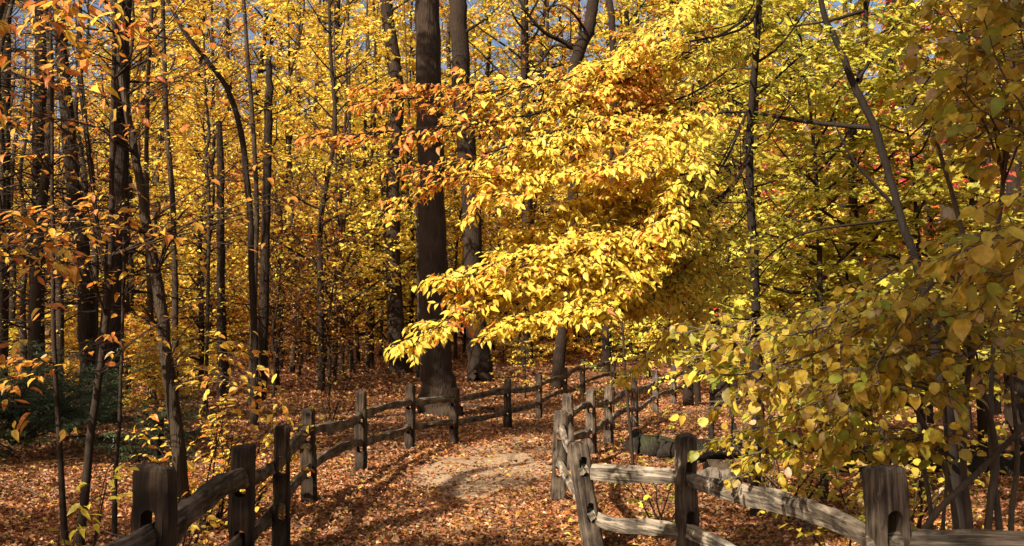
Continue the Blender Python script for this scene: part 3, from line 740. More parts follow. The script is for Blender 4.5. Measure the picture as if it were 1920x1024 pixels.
# small understory shrubs on the left: yellow sprays behind the fence
def shrub(name, label, px, d, h, stems, seed, cols, size, mat=M_TWIG, spread=.6, shape='oval', lpt=6, group=None, step=.16, tl=.35, sunny=.4, leafy=.25, cat='shrub', keep=True, leafmat=None):
    rng = np.random.default_rng(seed); q = P(px, 643, d); org = np.array([q[0], d, float(gz(q[0], d))])
    W = MB(); LV = Leaves()
    for k in range(stems):
        az = k * 2.4 + rng.normal(0, .4)
        lb = curve_limb(rng, (rng.normal(0, .05), rng.normal(0, .05), -.05), az, rad(rng.uniform(48, 82)), h * rng.uniform(.7, 1.1), -.25 * spread, 5, .07)
        spray(W, LV, lb, .006 + .006 * h, rng, step=step, tlen=tl, lpt=lpt, size=size, cols=cols, droop=.2, start=leafy, sub=h > 1.5, sunny=sunny, ang=(35, 75))
    e = bpy.data.objects.new(name, None); COL.objects.link(e); e.location = org
    link('stems', W.mesh('stems', mat), e)
    if lpt: link('foliage', LV.build('foliage', leafmat or (M_LEAF_NEAR if shape != 'diamond' else M_LEAF), shape, keep=(lambda p: sun_keep(p + org, leak=.6)) if keep else None), e)
    tag(e, label, cat, group); return e
shrub('shrub', 'golden leaved shrub directly behind the left fence beside the leaning stem', 400, 9.9, 1.35, 13, 70, NCG, .085, step=.10, lpt=7)
shrub('shrub', 'small yellow leaved shrub at the foot of the leaning stem', 345, 8.5, .7, 6, 71, NCG, .08, step=.12, lpt=5)
shrub('shrub', 'loose yellow shrub behind the second and third left fence posts', 470, 10.6, 1.3, 10, 72, NCG, .085, step=.12, lpt=6)
shrub('shrub', 'low yellow sprig under the nearest left rail', 400, 6.0, .45, 5, 73, [(YEL, 2), (LEM, 2)], .07, step=.1, lpt=4)
shrub('shrub', 'young bare stemmed sprout with pale yellow leaves at the lower left corner', 165, 5.2, .85, 3, 74, [(LEM, 2), (YEL, 2)], .10, step=.3, lpt=3, tl=.3)

# evergreen shrubs at the left
def evergreen(label, px, d, h, n, seed, spread=1.0):
    rng = np.random.default_rng(seed); q = P(px, 643, d); org = np.array([q[0], d, float(gz(q[0], d))])
    W = MB(); LV = Leaves()
    for k in range(n):
        az = k * 2.4; z = rng.uniform(.05, .75) * h
        lb = curve_limb(rng, (0, 0, z * .7), az, rad(rng.uniform(0, 45)), spread * rng.uniform(.6, 1.1), .1, 4, .06)
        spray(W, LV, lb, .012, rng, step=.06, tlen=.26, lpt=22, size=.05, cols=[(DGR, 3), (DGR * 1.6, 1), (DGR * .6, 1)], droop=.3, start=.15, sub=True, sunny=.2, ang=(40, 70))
    e = bpy.data.objects.new('evergreen_shrub', None); COL.objects.link(e); e.location = org
    link('stems', W.mesh('stems', M_TWIG), e); link('foliage', LV.build('foliage', M_NEEDLE, 'needle'), e)
    tag(e, label, 'shrub', 'dark evergreen shrubs'); return e
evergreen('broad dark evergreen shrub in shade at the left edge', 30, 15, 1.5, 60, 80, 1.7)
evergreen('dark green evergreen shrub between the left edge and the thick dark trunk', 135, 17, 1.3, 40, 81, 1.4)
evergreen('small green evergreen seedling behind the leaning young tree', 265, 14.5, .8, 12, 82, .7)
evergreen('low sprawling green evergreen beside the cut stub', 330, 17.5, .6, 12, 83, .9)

# ================================================================== THE BRIGHT YELLOW TREE reaching in from the right
def bright_cols(rng, p, u):
    n = len(p); px = 960 + p[:, 0] / p[:, 1] * F; py = 643 - (p[:, 2] - EYE) / p[:, 1] * F
    c = pal(rng, n, [(YEL, 4), (LEM, 4), (GOLD, .7)], .10)
    wo = np.clip((1000 - px) / 230, 0, 1) * np.clip((430 - py) / 120, 0, 1) * .9 + .10
    wo = wo + .6 * np.exp(-(((px - 1200) / 120) ** 2 + ((py - 165) / 45) ** 2)) + .25 * np.exp(-(((px - 1150) / 90) ** 2 + ((py - 300) / 60) ** 2)) + .3 * np.exp(-(((px - 860) / 60) ** 2 + ((py - 590) / 40) ** 2))
    co = pal(rng, n, [(ORG * 1.1, 3), (GOLD, 2), (RUST, .6)], .12)
    k = rng.random(n) < wo; c[k] = co[k]
    wg = np.clip((px - 1230) / 250, 0, .8); cg = pal(rng, n, [(YGR, 3), (LEM, 2), (GRN, .5)], .12)
    k = rng.random(n) < wg; c[k] = cg[k]
    return c
rng = np.random.default_rng(100)
tx = P(1410, 643, 10.5); torg = np.array([tx[0], tx[1], float(gz(tx[0], tx[1]))])
W = MB(); LVb = Leaves()
tr = smooth([tx * [1, 1, 0] + [0, 0, torg[2] - .1], P(1418, 600, 10.5), P(1405, 300, 10.3), P(1420, 60, 10.0), P(1440, -300, 9.8), P(1430, -900, 9.8)], 6)
tube(W, tr, np.linspace(.055, .02, len(tr)), 10, .05, rng)
LIMBS = [
 ([(1495, -80, 9.9), (1400, 30, 9.0), (1250, 90, 8.2), (1080, 150, 7.6), (900, 178, 7.2), (690, 190, 7.0)], .030, .34, 8),
 ([(1490, 20, 10), (1350, 60, 9), (1200, 140, 8), (1000, 210, 7.3), (800, 240, 7.0), (605, 256, 6.8)], .030, .36, 9),
 ([(1480, 100, 10), (1300, 170, 8.6), (1130, 230, 7.6), (960, 275, 7.1), (830, 310, 6.9), (760, 310, 6.8)], .026, .36, 9),
 ([(1130, 230, 7.6), (980, 330, 7.2), (860, 335, 7), (780, 355, 6.9), (718, 402, 6.8)], .014, .22, 7),
 ([(1130, 250, 7.6), (1010, 340, 7.2), (930, 370, 7), (890, 395, 7)], .012, .22, 7),
 ([(1475, 200, 10.2), (1330, 330, 8.8), (1200, 430, 7.8), (1040, 470, 7.2), (930, 500, 7), (850, 520, 6.9)], .026, .36, 9),
 ([(1475, 300, 10.3), (1320, 420, 8.6), (1180, 490, 7.7), (1030, 530, 7.2), (900, 580, 7), (778, 632, 6.8)], .026, .34, 9),
 ([(1320, 420, 8.6), (1200, 500, 7.8), (1100, 560, 7.3), (1000, 600, 7.1), (930, 620, 7.0)], .016, .30, 8),
 ([(1478, 150, 10.2), (1380, 160, 9), (1300, 200, 8.2), (1220, 260, 7.6), (1150, 300, 7.3), (1080, 320, 7.1)], .018, .32, 9),
 ([(1300, 160, 8.2), (1290, 260, 7.8), (1270, 350, 7.6), (1240, 430, 7.5)], .014, .32, 9),
 ([(1480, 340, 10.3), (1400, 400, 9.4), (1330, 470, 8.8), (1250, 540, 8.3), (1130, 580, 8)], .018, .32, 9),
 ([(1400, 500, 9.6), (1320, 560, 9), (1260, 640, 8.6), (1175, 705, 8.3)], .010, .18, 7),
 ([(1495, -20, 10), (1380, -20, 8.8), (1280, 20, 8), (1180, 90, 7.5)], .02, .36, 9),
 ([(1495, 30, 10), (1420, 60, 9.3), (1330, 100, 8.6), (1250, 110, 8.1), (1170, 140, 7.8)], .018, .34, 9),
 ([(1475, 250, 10.3), (1400, 300, 9.5), (1320, 350, 9), (1180, 380, 8.2), (1090, 400, 7.9)], .018, .34, 9),
 ([(1475, 280, 10.3), (1360, 360, 9.3), (1240, 430, 8.4), (1100, 450, 7.7), (990, 445, 7.4)], .018, .34, 9),
 ([(1478, 420, 10.4), (1400, 470, 9.8), (1330, 520, 9.3), (1280, 590, 9)], .014, .34, 9),
 ([(1200, 150, 8), (1050, 190, 7.5), (930, 200, 7.3), (830, 200, 7.1)], .012, .30, 9),
 ([(1180, 490, 7.7), (1080, 520, 7.4), (980, 540, 7.2), (880, 545, 7)], .012, .30, 9),
 ([(1320, 320, 9.0), (1210, 345, 8.1), (1120, 370, 7.7), (1040, 400, 7.5), (960, 430, 7.3)], .014, .30, 9),
 ([(1400, 380, 9.4), (1300, 380, 8.8), (1200, 400, 8.2), (1120, 440, 7.9), (1050, 470, 7.7)], .014, .30, 9),
 ([(1400, 500, 9.6), (1330, 500, 9.0), (1260, 500, 8.7), (1200, 530, 8.5), (1150, 560, 8.3)], .012, .28, 9),
]
rb = np.random.default_rng(101)
LIMBS = LIMBS + [([(x + o[0] * k / 4, y + o[1] * k / 4, z + o[2] * k / 4) for k, (x, y, z) in enumerate(l[0])], l[1] * .6, l[2] * .9, l[3]) for l in LIMBS if len(l[0]) > 4 for o in [rb.normal(0, 1, 3) * [14, 12, .12] + [18, 6, .1]]]
for pts, r, tl, lp in LIMBS:
    r = r * .5
    pts = [(x - 70 if x > 1465 else x, y, d_ - .85 * min(max((y - 200) / 420, 0), 1) * (x < 1350)) for x, y, d_ in pts]
    q = smooth(jitter_line([P(*p) for p in pts], rng, .03), 5)
    spray(W, LVb, q, r, rng, step=.055, tlen=tl * .95, lpt=lp * 1.25, size=.066, colfun=bright_cols, droop=.3, flat=.38, sunny=.75, start=.42 if len(pts) > 5 else (.34 if len(pts) > 4 else .05), sub=True, leafdroop=.42, ang=(12, 42))
# higher limbs that rise out of the picture
for k in range(16):
    z = 1.8 + k * .2; p = np.array([np.interp(z, tr[::-1, 2] if tr[0, 2] > tr[-1, 2] else tr[:, 2], tr[:, 0]), np.interp(z, tr[:, 2], tr[:, 1]), z])
    lb = curve_limb(rng, p, k * 2.4, rad(rng.uniform(0, 30)), rng.uniform(1.2, 2.1))
    spray(W, LVb, lb, .010, rng, step=.10, tlen=.36, lpt=9, size=.078, cols=[(YGR, 4), (LEM, 3), (GRN, .8), (YEL, 1)], droop=.3, sunny=.6, start=.1)
for k in range(9):
    z = 4.3 + k * .35; p = np.array([np.interp(z, tr[:, 2], tr[:, 0]), np.interp(z, tr[:, 2], tr[:, 1]), z])
    lb = curve_limb(rng, p, -.6 + k * 1.1, rad(25), 1.6)
    spray(W, LVb, lb, .016, rng, step=.14, tlen=.4, lpt=7, size=.085, cols=CGR, droop=.3, sunny=.5, start=.15)
e = bpy.data.objects.new('beech_tree', None); COL.objects.link(e); e.location = torg
W.v = [v - torg for v in W.v]
link('trunk', W.mesh('trunk', M_STEM), e); link('crown', LVb.build('crown', M_LEAF_NEAR, 'beech', keep=lambda p: sun_keep(p, [((.3, 7.2, 3.3), .9), ((.2, 7.2, 2.4), .8), ((1.1, 7.8, 3.4), .8)], 1.0, .35) & ~((p[:, 0] > 1.45) & (p[:, 1] > 8.0) & (p[:, 2] < 4.3) & (np.random.default_rng(5).random(len(p)) < .72)), origin=torg), e)
tag(e, 'tree with long sunlit bright yellow sprays reaching left across the middle', 'tree')

# ================================================================== right side mid trees
def placed_tree(label, px, d, H, r, seed, mat, cols, size, z0, nl, Ll, lpt=8, step=.3, tlen=.7, shape='diamond', lean=(0, 0), name='maple_tree', rl=.03, group=None, sunny=.45, keep=True, el=(0, 35), sides=9, w=.25):
    rng = np.random.default_rng(seed); q = P(px, 643, d); org = np.array([q[0], d, float(gz(q[0], d))])
    k = 6; t = np.linspace(0, 1, k)
    line = np.stack([lean[0] * t * H + rng.normal(0, w * .4, k) * t, lean[1] * t * H + rng.normal(0, w * .4, k) * t, t * (H + .1) - .1], 1)
    line = smooth(line, 4); W = MB(); LV = Leaves()
    tube(W, line, r * (1 - .85 * np.linspace(0, 1, len(line)) ** 1.2), sides, .05, rng)
    grow(W, LV, line, rng, z0, nl, Ll, size, cols, step=step, tlen=tlen, lpt=lpt, rl=rl, sunny=sunny, el=el)
    cm = LV.build('crown', M_LEAF if shape == 'diamond' else M_LEAF_NEAR, shape, keep=(lambda p: sun_keep(p + org)) if keep else None)
    return tree_object(name, label, 'tree', W.mesh('trunk', mat), cm, org, group)
placed_tree('yellow-green maple behind the bright sprays, right of the middle', 1420, 14.5, 8.2, .09, 200, M_BARK, CGR, .105, 1.2, 36, 2.7, lpt=12, step=.22, shape='maple')
placed_tree('green and lemon leaved maple at the upper right beyond the dark leaning stem', 1620, 12.5, 7.6, .09, 201, M_BARK, CGR, .105, 1.0, 36, 2.6, lpt=12, step=.22, shape='maple')
placed_tree('golden green tree at the right edge behind the multi-stemmed shrub', 1840, 13, 7.5, .08, 202, M_BARK, [(YGR, 3), (GOLD, 2), (OLV, 1), (GRN, 1)], .105, .8, 36, 2.6, lpt=12, step=.22, shape='maple')
placed_tree('lime green young maple right of the bright sprays, in front of the dark leaning stem', 1540, 11.2, 5.6, .05, 215, M_TWIG, CGR, .095, .9, 30, 1.9, lpt=12, step=.2, shape='maple', name='young_maple')
placed_tree('yellow-green young maple under the pale leaning trunk', 1720, 11.6, 5.2, .05, 216, M_TWIG, CGR, .095, .8, 28, 1.9, lpt=12, step=.2, shape='maple', name='young_maple')
placed_tree('small scarlet maple glowing behind the green foliage', 1530, 18, 6.2, .07, 203, M_BARK, CR, .11, 1.2, 30, 2.3, lpt=11)
placed_tree('second scarlet maple further right, higher up', 1740, 20, 8.5, .07, 204, M_BARK, CR, .12, 3.0, 26, 2.4, lpt=10)
placed_tree('low yellow maple under the bright sprays beside the fallen wood', 1330, 16.5, 4.6, .05, 205, M_BARK, CYG, .095, .9, 24, 1.8, lpt=9, step=.25)
placed_tree('tall green-gold tree behind the scarlet maple', 1600, 24, 13, .16, 206, M_BARK_GREY, CYG, .13, 2.5, 26, 3.4, lpt=12, step=.36, tlen=1.0)
placed_tree('tall yellow tree behind the bend of the fence', 1290, 27, 13, .15, 207, M_BARK, CG, .13, 3.0, 24, 3.2, lpt=12, step=.36, tlen=1.0)
placed_tree('tall gold tree towards the right edge, behind the log', 1860, 23, 12, .15, 208, M_BARK_GREY, CG, .13, 2.2, 26, 3.2, lpt=12, step=.36, tlen=1.0)
placed_tree('thin sapling with green-yellow leaves in front of the mossy log piece', 1186, 14.4, 3.3, .028, 209, M_TWIG, CYG, .07, 1.0, 10, .9, lpt=4, step=.25, tlen=.3, lean=(-.07, 0), w=.05, rl=.008, name='sapling')
placed_tree('little green-leaved sapling by the far bend of the fence', 1150, 20.5, 2.4, .02, 210, M_TWIG, [(YGR, 2), (GRN, 2)], .07, .4, 12, .9, lpt=5, step=.2, tlen=.3, w=.05, rl=.008, name='sapling')
placed_tree('small tiered golden sapling behind the fence, right of the thick trunk', 985, 30, 2.2, .03, 211, M_TWIG, [(OLV, 2), (GOLD, 2)], .09, .5, 14, 1.3, lpt=6, step=.2, tlen=.4, w=.05, rl=.01, name='sapling', el=(-5, 12))
hero('tree', 'dark leaning stem crossing the foliage at the upper right', [(1533, -40, 10), (1546, 30, 11), (1570, 80, 12), (1606, 170, 14), (1640, 240, 15), (1664, 320, 14), (1692, 420, 15), (1722, 510, 16), (1752, 640, 20), (1780, 800, 22), (1800, 940, 26)], 9.0, M_STEM, 64, sides=9, ext=6.3,
     extra=lambda W, LV, rng, org, line: [tube(W, smooth([P(*p) - org for p in pts], 4), np.linspace(r, r * .3, 4 * (len(pts) - 1) + 1), 5) for pts, r in (
         ([(1640, 240, 9.0), (1580, 235, 9.2), (1490, 225, 9.5), (1400, 210, 10.4), (1330, 215, 10.5), (1290, 235, 10.6)], .028), ([(1608, 150, 9.0), (1640, 110, 10), (1700, 105, 9.8)], .02), ([(1690, 400, 9.0), (1600, 300, 9), (1560, 220, 9)], .02),
         ([(1690, 410, 9), (1500, 440, 9), (1400, 520, 9)], .015), ([(1620, 20, 9.0), (1550, 40, 9.0), (1480, 50, 9.2)], .02))])
hero('tree', 'brown trunk leaning left behind the right hand foliage', [(1690, -20, 26), (1715, 90, 28), (1742, 180, 30), (1770, 300, 32), (1790, 500, 34), (1800, 760, 40)], 19, M_BARK_GREY, 65, sides=12, ext=12)
hero('tree', 'straight dark trunk glimpsed through leaves above the mossy log piece', [(1366, -20, 24), (1370, 200, 26), (1368, 420, 28), (1350, 720, 34)], 27, M_BARK, 66, sides=10, ext=14)
hero('tree', 'dark trunk seen between leaves above the log at the right', [(1672, -20, 22), (1668, 250, 24), (1675, 500, 26), (1685, 740, 32)], 26, M_BARK, 67, sides=10, ext=14)
hero('tree', 'dark trunk at the right edge behind the shrub stems', [(1905, -20, 22), (1900, 300, 26), (1900, 760, 36)], 20, M_BARK, 68, sides=10, ext=13)
hero('tree', 'thin dark trunk at the top right of the middle', [(1140, -20, 12), (1148, 60, 13), (1150, 300, 14), (1135, 690, 18)], 40, M_BARK, 69, sides=8, ext=16, crown=dict(z0=5, nl=14, Llen=2.5, size=.16, cols=CG, step=.5, tlen=1., lpt=6, rl=.03))

# ================================================================== near shrub at the right, round gold leaves
rng = np.random.default_rng(300)
NR = [(OLV * 1.1, 3.6), (GOLD * .75, 2.4), (YGR * .7, 2.2), (YEL * .85, 1), (TAN * .9, .4), (GRN * 1.2, .35)]
def near_shrub(label, base, stems, limbs, seed, size=.072, sib=2, cols=None, shape='round', mat=None, name='shrub'):
    rng = np.random.default_rng(seed); q = P(base[0], 643, base[1]); org = np.array([q[0], base[1], float(gz(q[0], base[1]))])
    W = MB(); LV = Leaves()
    for pts, w in stems:
        pp_ = [P(*p) - org for p in pts]; pp_[0][2] = min(pp_[0][2], -.03)
        l = smooth(pp_, 4); d = pts[0][2]
        tube(W, l, np.linspace(w / 2 * d / F, w / 4 * d / F, len(l)), 7, .06, rng)
    limbs = limbs + [([(x + o[0] * k / 2, y + o[1] * k / 2, z + o[2] * k / 3) for k, (x, y, z) in enumerate(l[0])], l[1] * .8, *l[2:]) for l in limbs for o in [rng.normal(0, 1, 3) * [45, 55, .25] for _ in range(sib)]]
    for pts, r, st, tl, lp in limbs:
        l = smooth(jitter_line([P(*p) - org for p in pts], rng, .015), 4)
        spray(W, LV, l, r, rng, step=st, tlen=tl, lpt=lp, size=size, cols=cols or NR, droop=.3, flat=.5, sunny=.35, start=.18, sub=True, leafdroop=.55, ang=(35, 75))
    e = bpy.data.objects.new(name, None); COL.objects.link(e); e.location = org
    link('stems', W.mesh('stems', mat or M_TWIG_PALE), e); link('foliage', LV.build('foliage', M_LEAF_NEAR, shape, keep=lambda p: sun_keep(p + org, None, .5, .6)), e)
    tag(e, label, 'shrub'); return e
near_shrub('multi-stemmed shrub with pale stems and round gold leaves at the right edge', (1850, 6.2),
    [([(1835, 1130, 6.2), (1856, 950, 6.2), (1868, 860, 6.2), (1850, 760, 6.1), (1815, 640, 6.0), (1820, 520, 5.9), (1790, 380, 5.8), (1750, 250, 5.6)], 16),
     ([(1830, 1130, 6.25), (1818, 980, 6.2), (1806, 860, 6.1), (1816, 700, 6.0), (1850, 560, 5.9), (1880, 350, 5.8), (1890, 100, 5.7)], 14),
     ([(1885, 1140, 6.2), (1875, 1000, 6.3), (1862, 880, 6.3), (1858, 760, 6.4), (1870, 600, 6.5), (1930, 420, 6.5)], 15),
     ([(1700, 1140, 6.6), (1745, 1000, 6.5), (1730, 860, 6.4), (1720, 740, 6.4), (1730, 560, 6.3)], 11),
     ([(1810, 1140, 6.4), (1790, 960, 6.4), (1760, 850, 6.3), (1700, 740, 6.2), (1640, 640, 6.0)], 11),
     ([(1905, 1140, 6.1), (1896, 980, 6.1), (1908, 860, 6.0), (1895, 700, 5.9)], 13),
     ([(1775, 1130, 6.3), (1768, 1000, 6.3), (1776, 880, 6.2), (1770, 700, 6.1)], 9),
     ([(1650, 1120, 6.3), (1735, 990, 6.1), (1830, 890, 6.0), (1900, 820, 5.9), (1960, 760, 5.8)], 15)],
    [([(1815, 640, 6.0), (1700, 590, 5.6), (1560, 640, 5.5), (1420, 690, 5.4), (1330, 700, 5.3)], .012, .10, .26, 4),
     ([(1800, 760, 6.1), (1700, 720, 5.6), (1580, 740, 5.6), (1450, 790, 5.5)], .011, .10, .26, 4),
     ([(1820, 540, 5.9), (1720, 490, 5.5), (1640, 540, 5.3), (1560, 590, 5.3), (1470, 660, 5.3)], .011, .10, .26, 4),
     ([(1880, 330, 5.7), (1860, 200, 5.3), (1820, 100, 5), (1780, 20, 4.8)], .010, .11, .28, 5),
     ([(1880, 350, 5.8), (1900, 230, 5.4), (1880, 100, 5), (1840, 0, 4.8)], .010, .11, .28, 5),
     ([(1790, 860, 6.1), (1700, 820, 5.7), (1600, 840, 5.7), (1530, 845, 5.7)], .010, .11, .24, 4),
     ([(1760, 780, 6.5), (1640, 740, 6.6), (1520, 770, 6.8), (1400, 820, 7.0), (1330, 840, 7.1)], .010, .10, .28, 5),
     ([(1740, 700, 6.4), (1600, 680, 6.4), (1480, 720, 6.5), (1360, 760, 6.6)], .010, .10, .28, 5),
     ([(1780, 560, 6.2), (1660, 600, 6.1), (1540, 660, 6.2), (1400, 730, 6.3)], .010, .10, .28, 5),
     ([(1840, 700, 6.2), (1790, 640, 5.8), (1700, 650, 5.5), (1620, 700, 5.3)], .010, .11, .26, 4),
     ([(1850, 560, 5.9), (1900, 480, 5.5), (1840, 440, 5.2), (1780, 470, 5.1)], .010, .11, .28, 4),
     ([(1870, 600, 6.4), (1910, 560, 6), (1900, 640, 5.7), (1860, 690, 5.5)], .010, .12, .26, 4)], 301)
near_shrub('overhanging branch tips of a shrub with large golden leaves at the upper right', (2060, 4.6),
    [([(2060, 1250, 4.6), (2050, 800, 4.6), (2040, 400, 4.5), (1990, 100, 4.4)], 22)],
    [([(2045, 500, 4.5), (1960, 430, 4.3), (1880, 440, 4.1), (1800, 470, 4.0)], .010, .12, .26, 4),
     ([(2040, 350, 4.5), (1950, 230, 4.3), (1880, 130, 4.2), (1850, 50, 4.1)], .010, .12, .26, 4),
     ([(2000, 150, 4.4), (1930, 60, 4.2), (1860, 0, 4.1)], .010, .12, .26, 4),
     ([(2048, 700, 4.6), (1980, 560, 4.4), (1910, 520, 4.3), (1850, 560, 4.2)], .010, .13, .26, 4)], 302, .085)
shrub('shrub', 'low spray of round yellow-green leaves behind the right hand rail', 1580, 7.2, 1.0, 7, 303, NR, .085, shape='round', step=.13, lpt=4, tl=.3, mat=M_TWIG)
shrub('shrub', 'low olive leaved shrub at the foot of the dark leaning stem', 1690, 9.6, 1.5, 12, 320, NR, .075, shape='round', step=.12, lpt=6, tl=.35, spread=1.0)
shrub('shrub', 'low golden shrub between the dark log and the right hand rail', 1480, 10.4, 1.2, 10, 321, NR, .075, shape='round', step=.13, lpt=5, tl=.35, spread=1.2)
shrub('shrub', 'small bright lime-yellow sprig behind the middle right post', 1240, 9.3, .95, 5, 304, [(LEM, 2), (YGR, 2)], .075, step=.14, lpt=4, tl=.25, spread=1.5)
near_shrub('young sprout with a few pale yellow leaves left of the nearest left post', (150, 4.4), [([(150, 1300, 4.4), (165, 1100, 4.4), (185, 980, 4.4), (200, 905, 4.35)], 5)],
    [([(165, 1100, 4.4), (180, 990, 4.4), (195, 900, 4.35), (235, 885, 4.3)], .004, .2, .10, 2), ([(170, 1060, 4.4), (190, 960, 4.35), (170, 915, 4.3)], .003, .2, .10, 2), ([(165, 1090, 4.4), (130, 1010, 4.3), (150, 960, 4.2)], .003, .2, .1, 2)], 310, .066, 0, [(LEM, 3), (YEL, 1)], 'beech', M_TWIG, 'sprout')
near_shrub('young tree at the left edge, yellow and orange leaves hanging into the corner', (-160, 5.4), [([(-160, 1200, 5.4), (-150, 700, 5.4), (-130, 300, 5.4), (-100, -60, 5.4)], 20)],
    [([(-140, 300, 5.4), (-60, 150, 5.2), (40, 100, 5.1), (150, 110, 5.0)], .008, .18, .26, 3), ([(-130, 120, 5.4), (-40, 20, 5.2), (40, 0, 5.0), (110, 20, 4.9)], .008, .16, .26, 3),
     ([(-120, 60, 5.4), (0, -40, 5.2), (120, -30, 5.0), (230, 30, 5.0)], .008, .16, .28, 4), ([(-145, 560, 5.4), (-60, 480, 5.3), (20, 480, 5.2), (100, 490, 5.1)], .008, .14, .3, 5),
     ([(-150, 800, 5.4), (-60, 760, 5.2), (60, 770, 5.0), (110, 800, 5.0)], .005, .25, .2, 2)], 311, .085, 1, [(ORG, 3), (GOLD, 2), (YEL, 1.6)], 'beech', M_TWIG, 'young_tree')
shrub('shrub', 'bare twiggy shrub with few leaves in front of the log', 1440, 11.5, 1.3, 8, 305, [(OLV, 2), (GOLD, 1)], .07, step=.22, lpt=2, tl=.35, mat=M_TWIG_PALE)
shrub('shrub', 'leafless twiggy shrub standing right of the taller snag', 620, 19, 1.6, 6, 306, CG, .06, step=.3, lpt=1, tl=.35)

# ================================================================== stump, logs, rocks, stub
def stump(label, px, d, r, h, seed, mat=M_LOG):
    rng = np.random.default_rng(seed); q = P(px, 643, d); org = np.array([q[0], d, float(gz(q[0], d))])
    e = bpy.data.objects.new('tree_stump', None); COL.objects.link(e); e.location = org
    W = MB(); zs = np.array([-.15, 0, .08, .2, .5 * h + .1, h * .85, h]); fr = np.array([1.5, 1.32, 1.15, 1.03, 1, .97, .95])
    k = 28; an = np.arange(k) / k * 2 * np.pi; lob = 1 + .10 * np.sin(an * 5 + 1) + .05 * np.sin(an * 11) + rng.normal(0, .025, k)
    V = []
    for z, f in zip(zs, fr):
        hh = z if z < h * .8 else z + .05 * np.cos(an - .8) + rng.normal(0, .012, k) * (z > h * .9)
        V.append(np.stack([np.cos(an) * r * f * (1 + (lob - 1) * (2 - z / h)), np.sin(an) * r * f * (1 + (lob - 1) * (2 - z / h)), np.broadcast_to(hh, (k,))], 1))
    V = np.concatenate(V); n = len(zs)
    i = np.arange(n - 1)[:, None] * k; j = np.arange(k)[None]
    W.add(V, np.stack([i + j, i + (j + 1) % k, i + k + (j + 1) % k, i + k + j], -1).reshape(-1, 4))
    link('bark', W.mesh('bark', mat), e)
    T = MB(); top = V[-k:]; c = top.mean(0); T.add(np.vstack([top + [0, 0, -.004], (top * .5 + c * .5) + [0, 0, -.03], c[None] - [0, 0, .06]]),
        [[j, (j + 1) % k, k + (j + 1) % k, k + j] for j in range(k)], [[k + j, k + (j + 1) % k, 2 * k] for j in range(k)])
    link('cut_top', T.mesh('cut_top', M_LOG), e)
    tag(e, label, 'stump')
stump('narrow dark cut stub standing left of the leaning young tree', 297, 15, .1, .62, 402)
def log(name, label, a, b, r, seed, mat, stubs=3):
    rng = np.random.default_rng(seed); a = np.array(a, float); b = np.array(b, float)
    k = 14; t = np.linspace(0, 1, k)[:, None]; pts = a * (1 - t) + b * t + rng.normal(0, r * .22, (k, 3))
    org = a.copy(); W = MB()
    tube(W, pts - org, r * (1 - .35 * t[:, 0]) * (1 + rng.normal(0, .10, k)), 14, .13, rng)
    W.add(*(lambda c: (np.vstack([pts[0] - org + c * r, pts[0][None] - org]), None, [[j, (j + 1) % 14, 14] for j in range(14)]))(
        (lambda T: (lambda A: (np.cos(np.arange(14) / 14 * 6.2832)[:, None] * A + np.sin(np.arange(14) / 14 * 6.2832)[:, None] * np.cross(T, A)) * 1.0)(unit(np.cross(T, [0, 0, 1.]))))(unit(b - a))))
    for s in range(stubs):
        p = pts[rng.integers(2, k - 2)] - org
        lb = curve_limb(rng, p, rng.uniform(0, 6.28), rad(rng.uniform(20, 70)), rng.uniform(.4, 1.0)); tube(W, lb, np.linspace(r * .25, .008, len(lb)), 6)
    o = link(name, W.mesh(name, mat), None, org); tag(o, label, 'log'); return o
g = lambda px, d, dz: (P(px, 643, d)[0], d, float(gz(P(px, 643, d)[0], d)) + dz)
log('fallen_log', 'thick dark rotting log lying across the ground at the right', g(1560, 13.6, .14), g(2050, 12.6, .2), .25, 411, M_LOG, 8)
log('fallen_log', 'short thick mossy log piece, left end of the fallen wood beyond the fence', g(1196, 16.0, .17), g(1272, 15.4, .15), .22, 401, M_LOG, 0)
log('fallen_log', 'long dark log lying behind the middle right post', g(1295, 14.8, .2), g(1540, 15.6, .14), .17, 412, M_LOG, 6)
log('fallen_branch', 'pale fallen branch lying behind the fence right of the thick trunk', g(870, 27.5, .05), g(925, 26, .06), .05, 413, M_BARK_GREY, 1)
log('fallen_log', 'pale broken slab of wood lying against the dark log', g(1330, 13.0, .12), g(1420, 12.4, .10), .12, 414, M_BARK_GREY, 1)
def rock(label, px, d, s, seed, mat):
    rng = np.random.default_rng(seed); bm = bmesh.new(); bmesh.ops.create_icosphere(bm, subdivisions=4, radius=1)
    for v in bm.verts:
        n_ = mnoise.noise(v.co * 1.3 + Vector((seed, 0, 0))) * .45 + mnoise.noise(v.co * 3.5 + Vector((0, seed, 0))) * .15
        v.co = Vector((v.co.x * s[0], v.co.y * s[1], v.co.z * s[2])) * (1 + n_)
    me = bpy.data.meshes.new('rock'); bm.to_mesh(me); bm.free(); me.materials.append(mat)
    q = P(px, 643, d); o = link('rock', me, None, (q[0], d, float(gz(q[0], d)) + s[2] * .35)); tag(o, label, 'rock')
M_ROCK = bark_material('rock', (.05, .038, .028), (.19, .15, .11), 1.6, .7)
M_ROCK.node_tree.nodes['Mapping'].inputs['Scale'].default_value = (3, 3, 3)
rock('pale flat rock between the middle right post and the dark log', 1365, 12.8, (.34, .22, .16), 421, M_ROCK)
rock('pale grey rock behind the middle right post', 1320, 12.3, (.2, .16, .2), 422, M_ROCK)

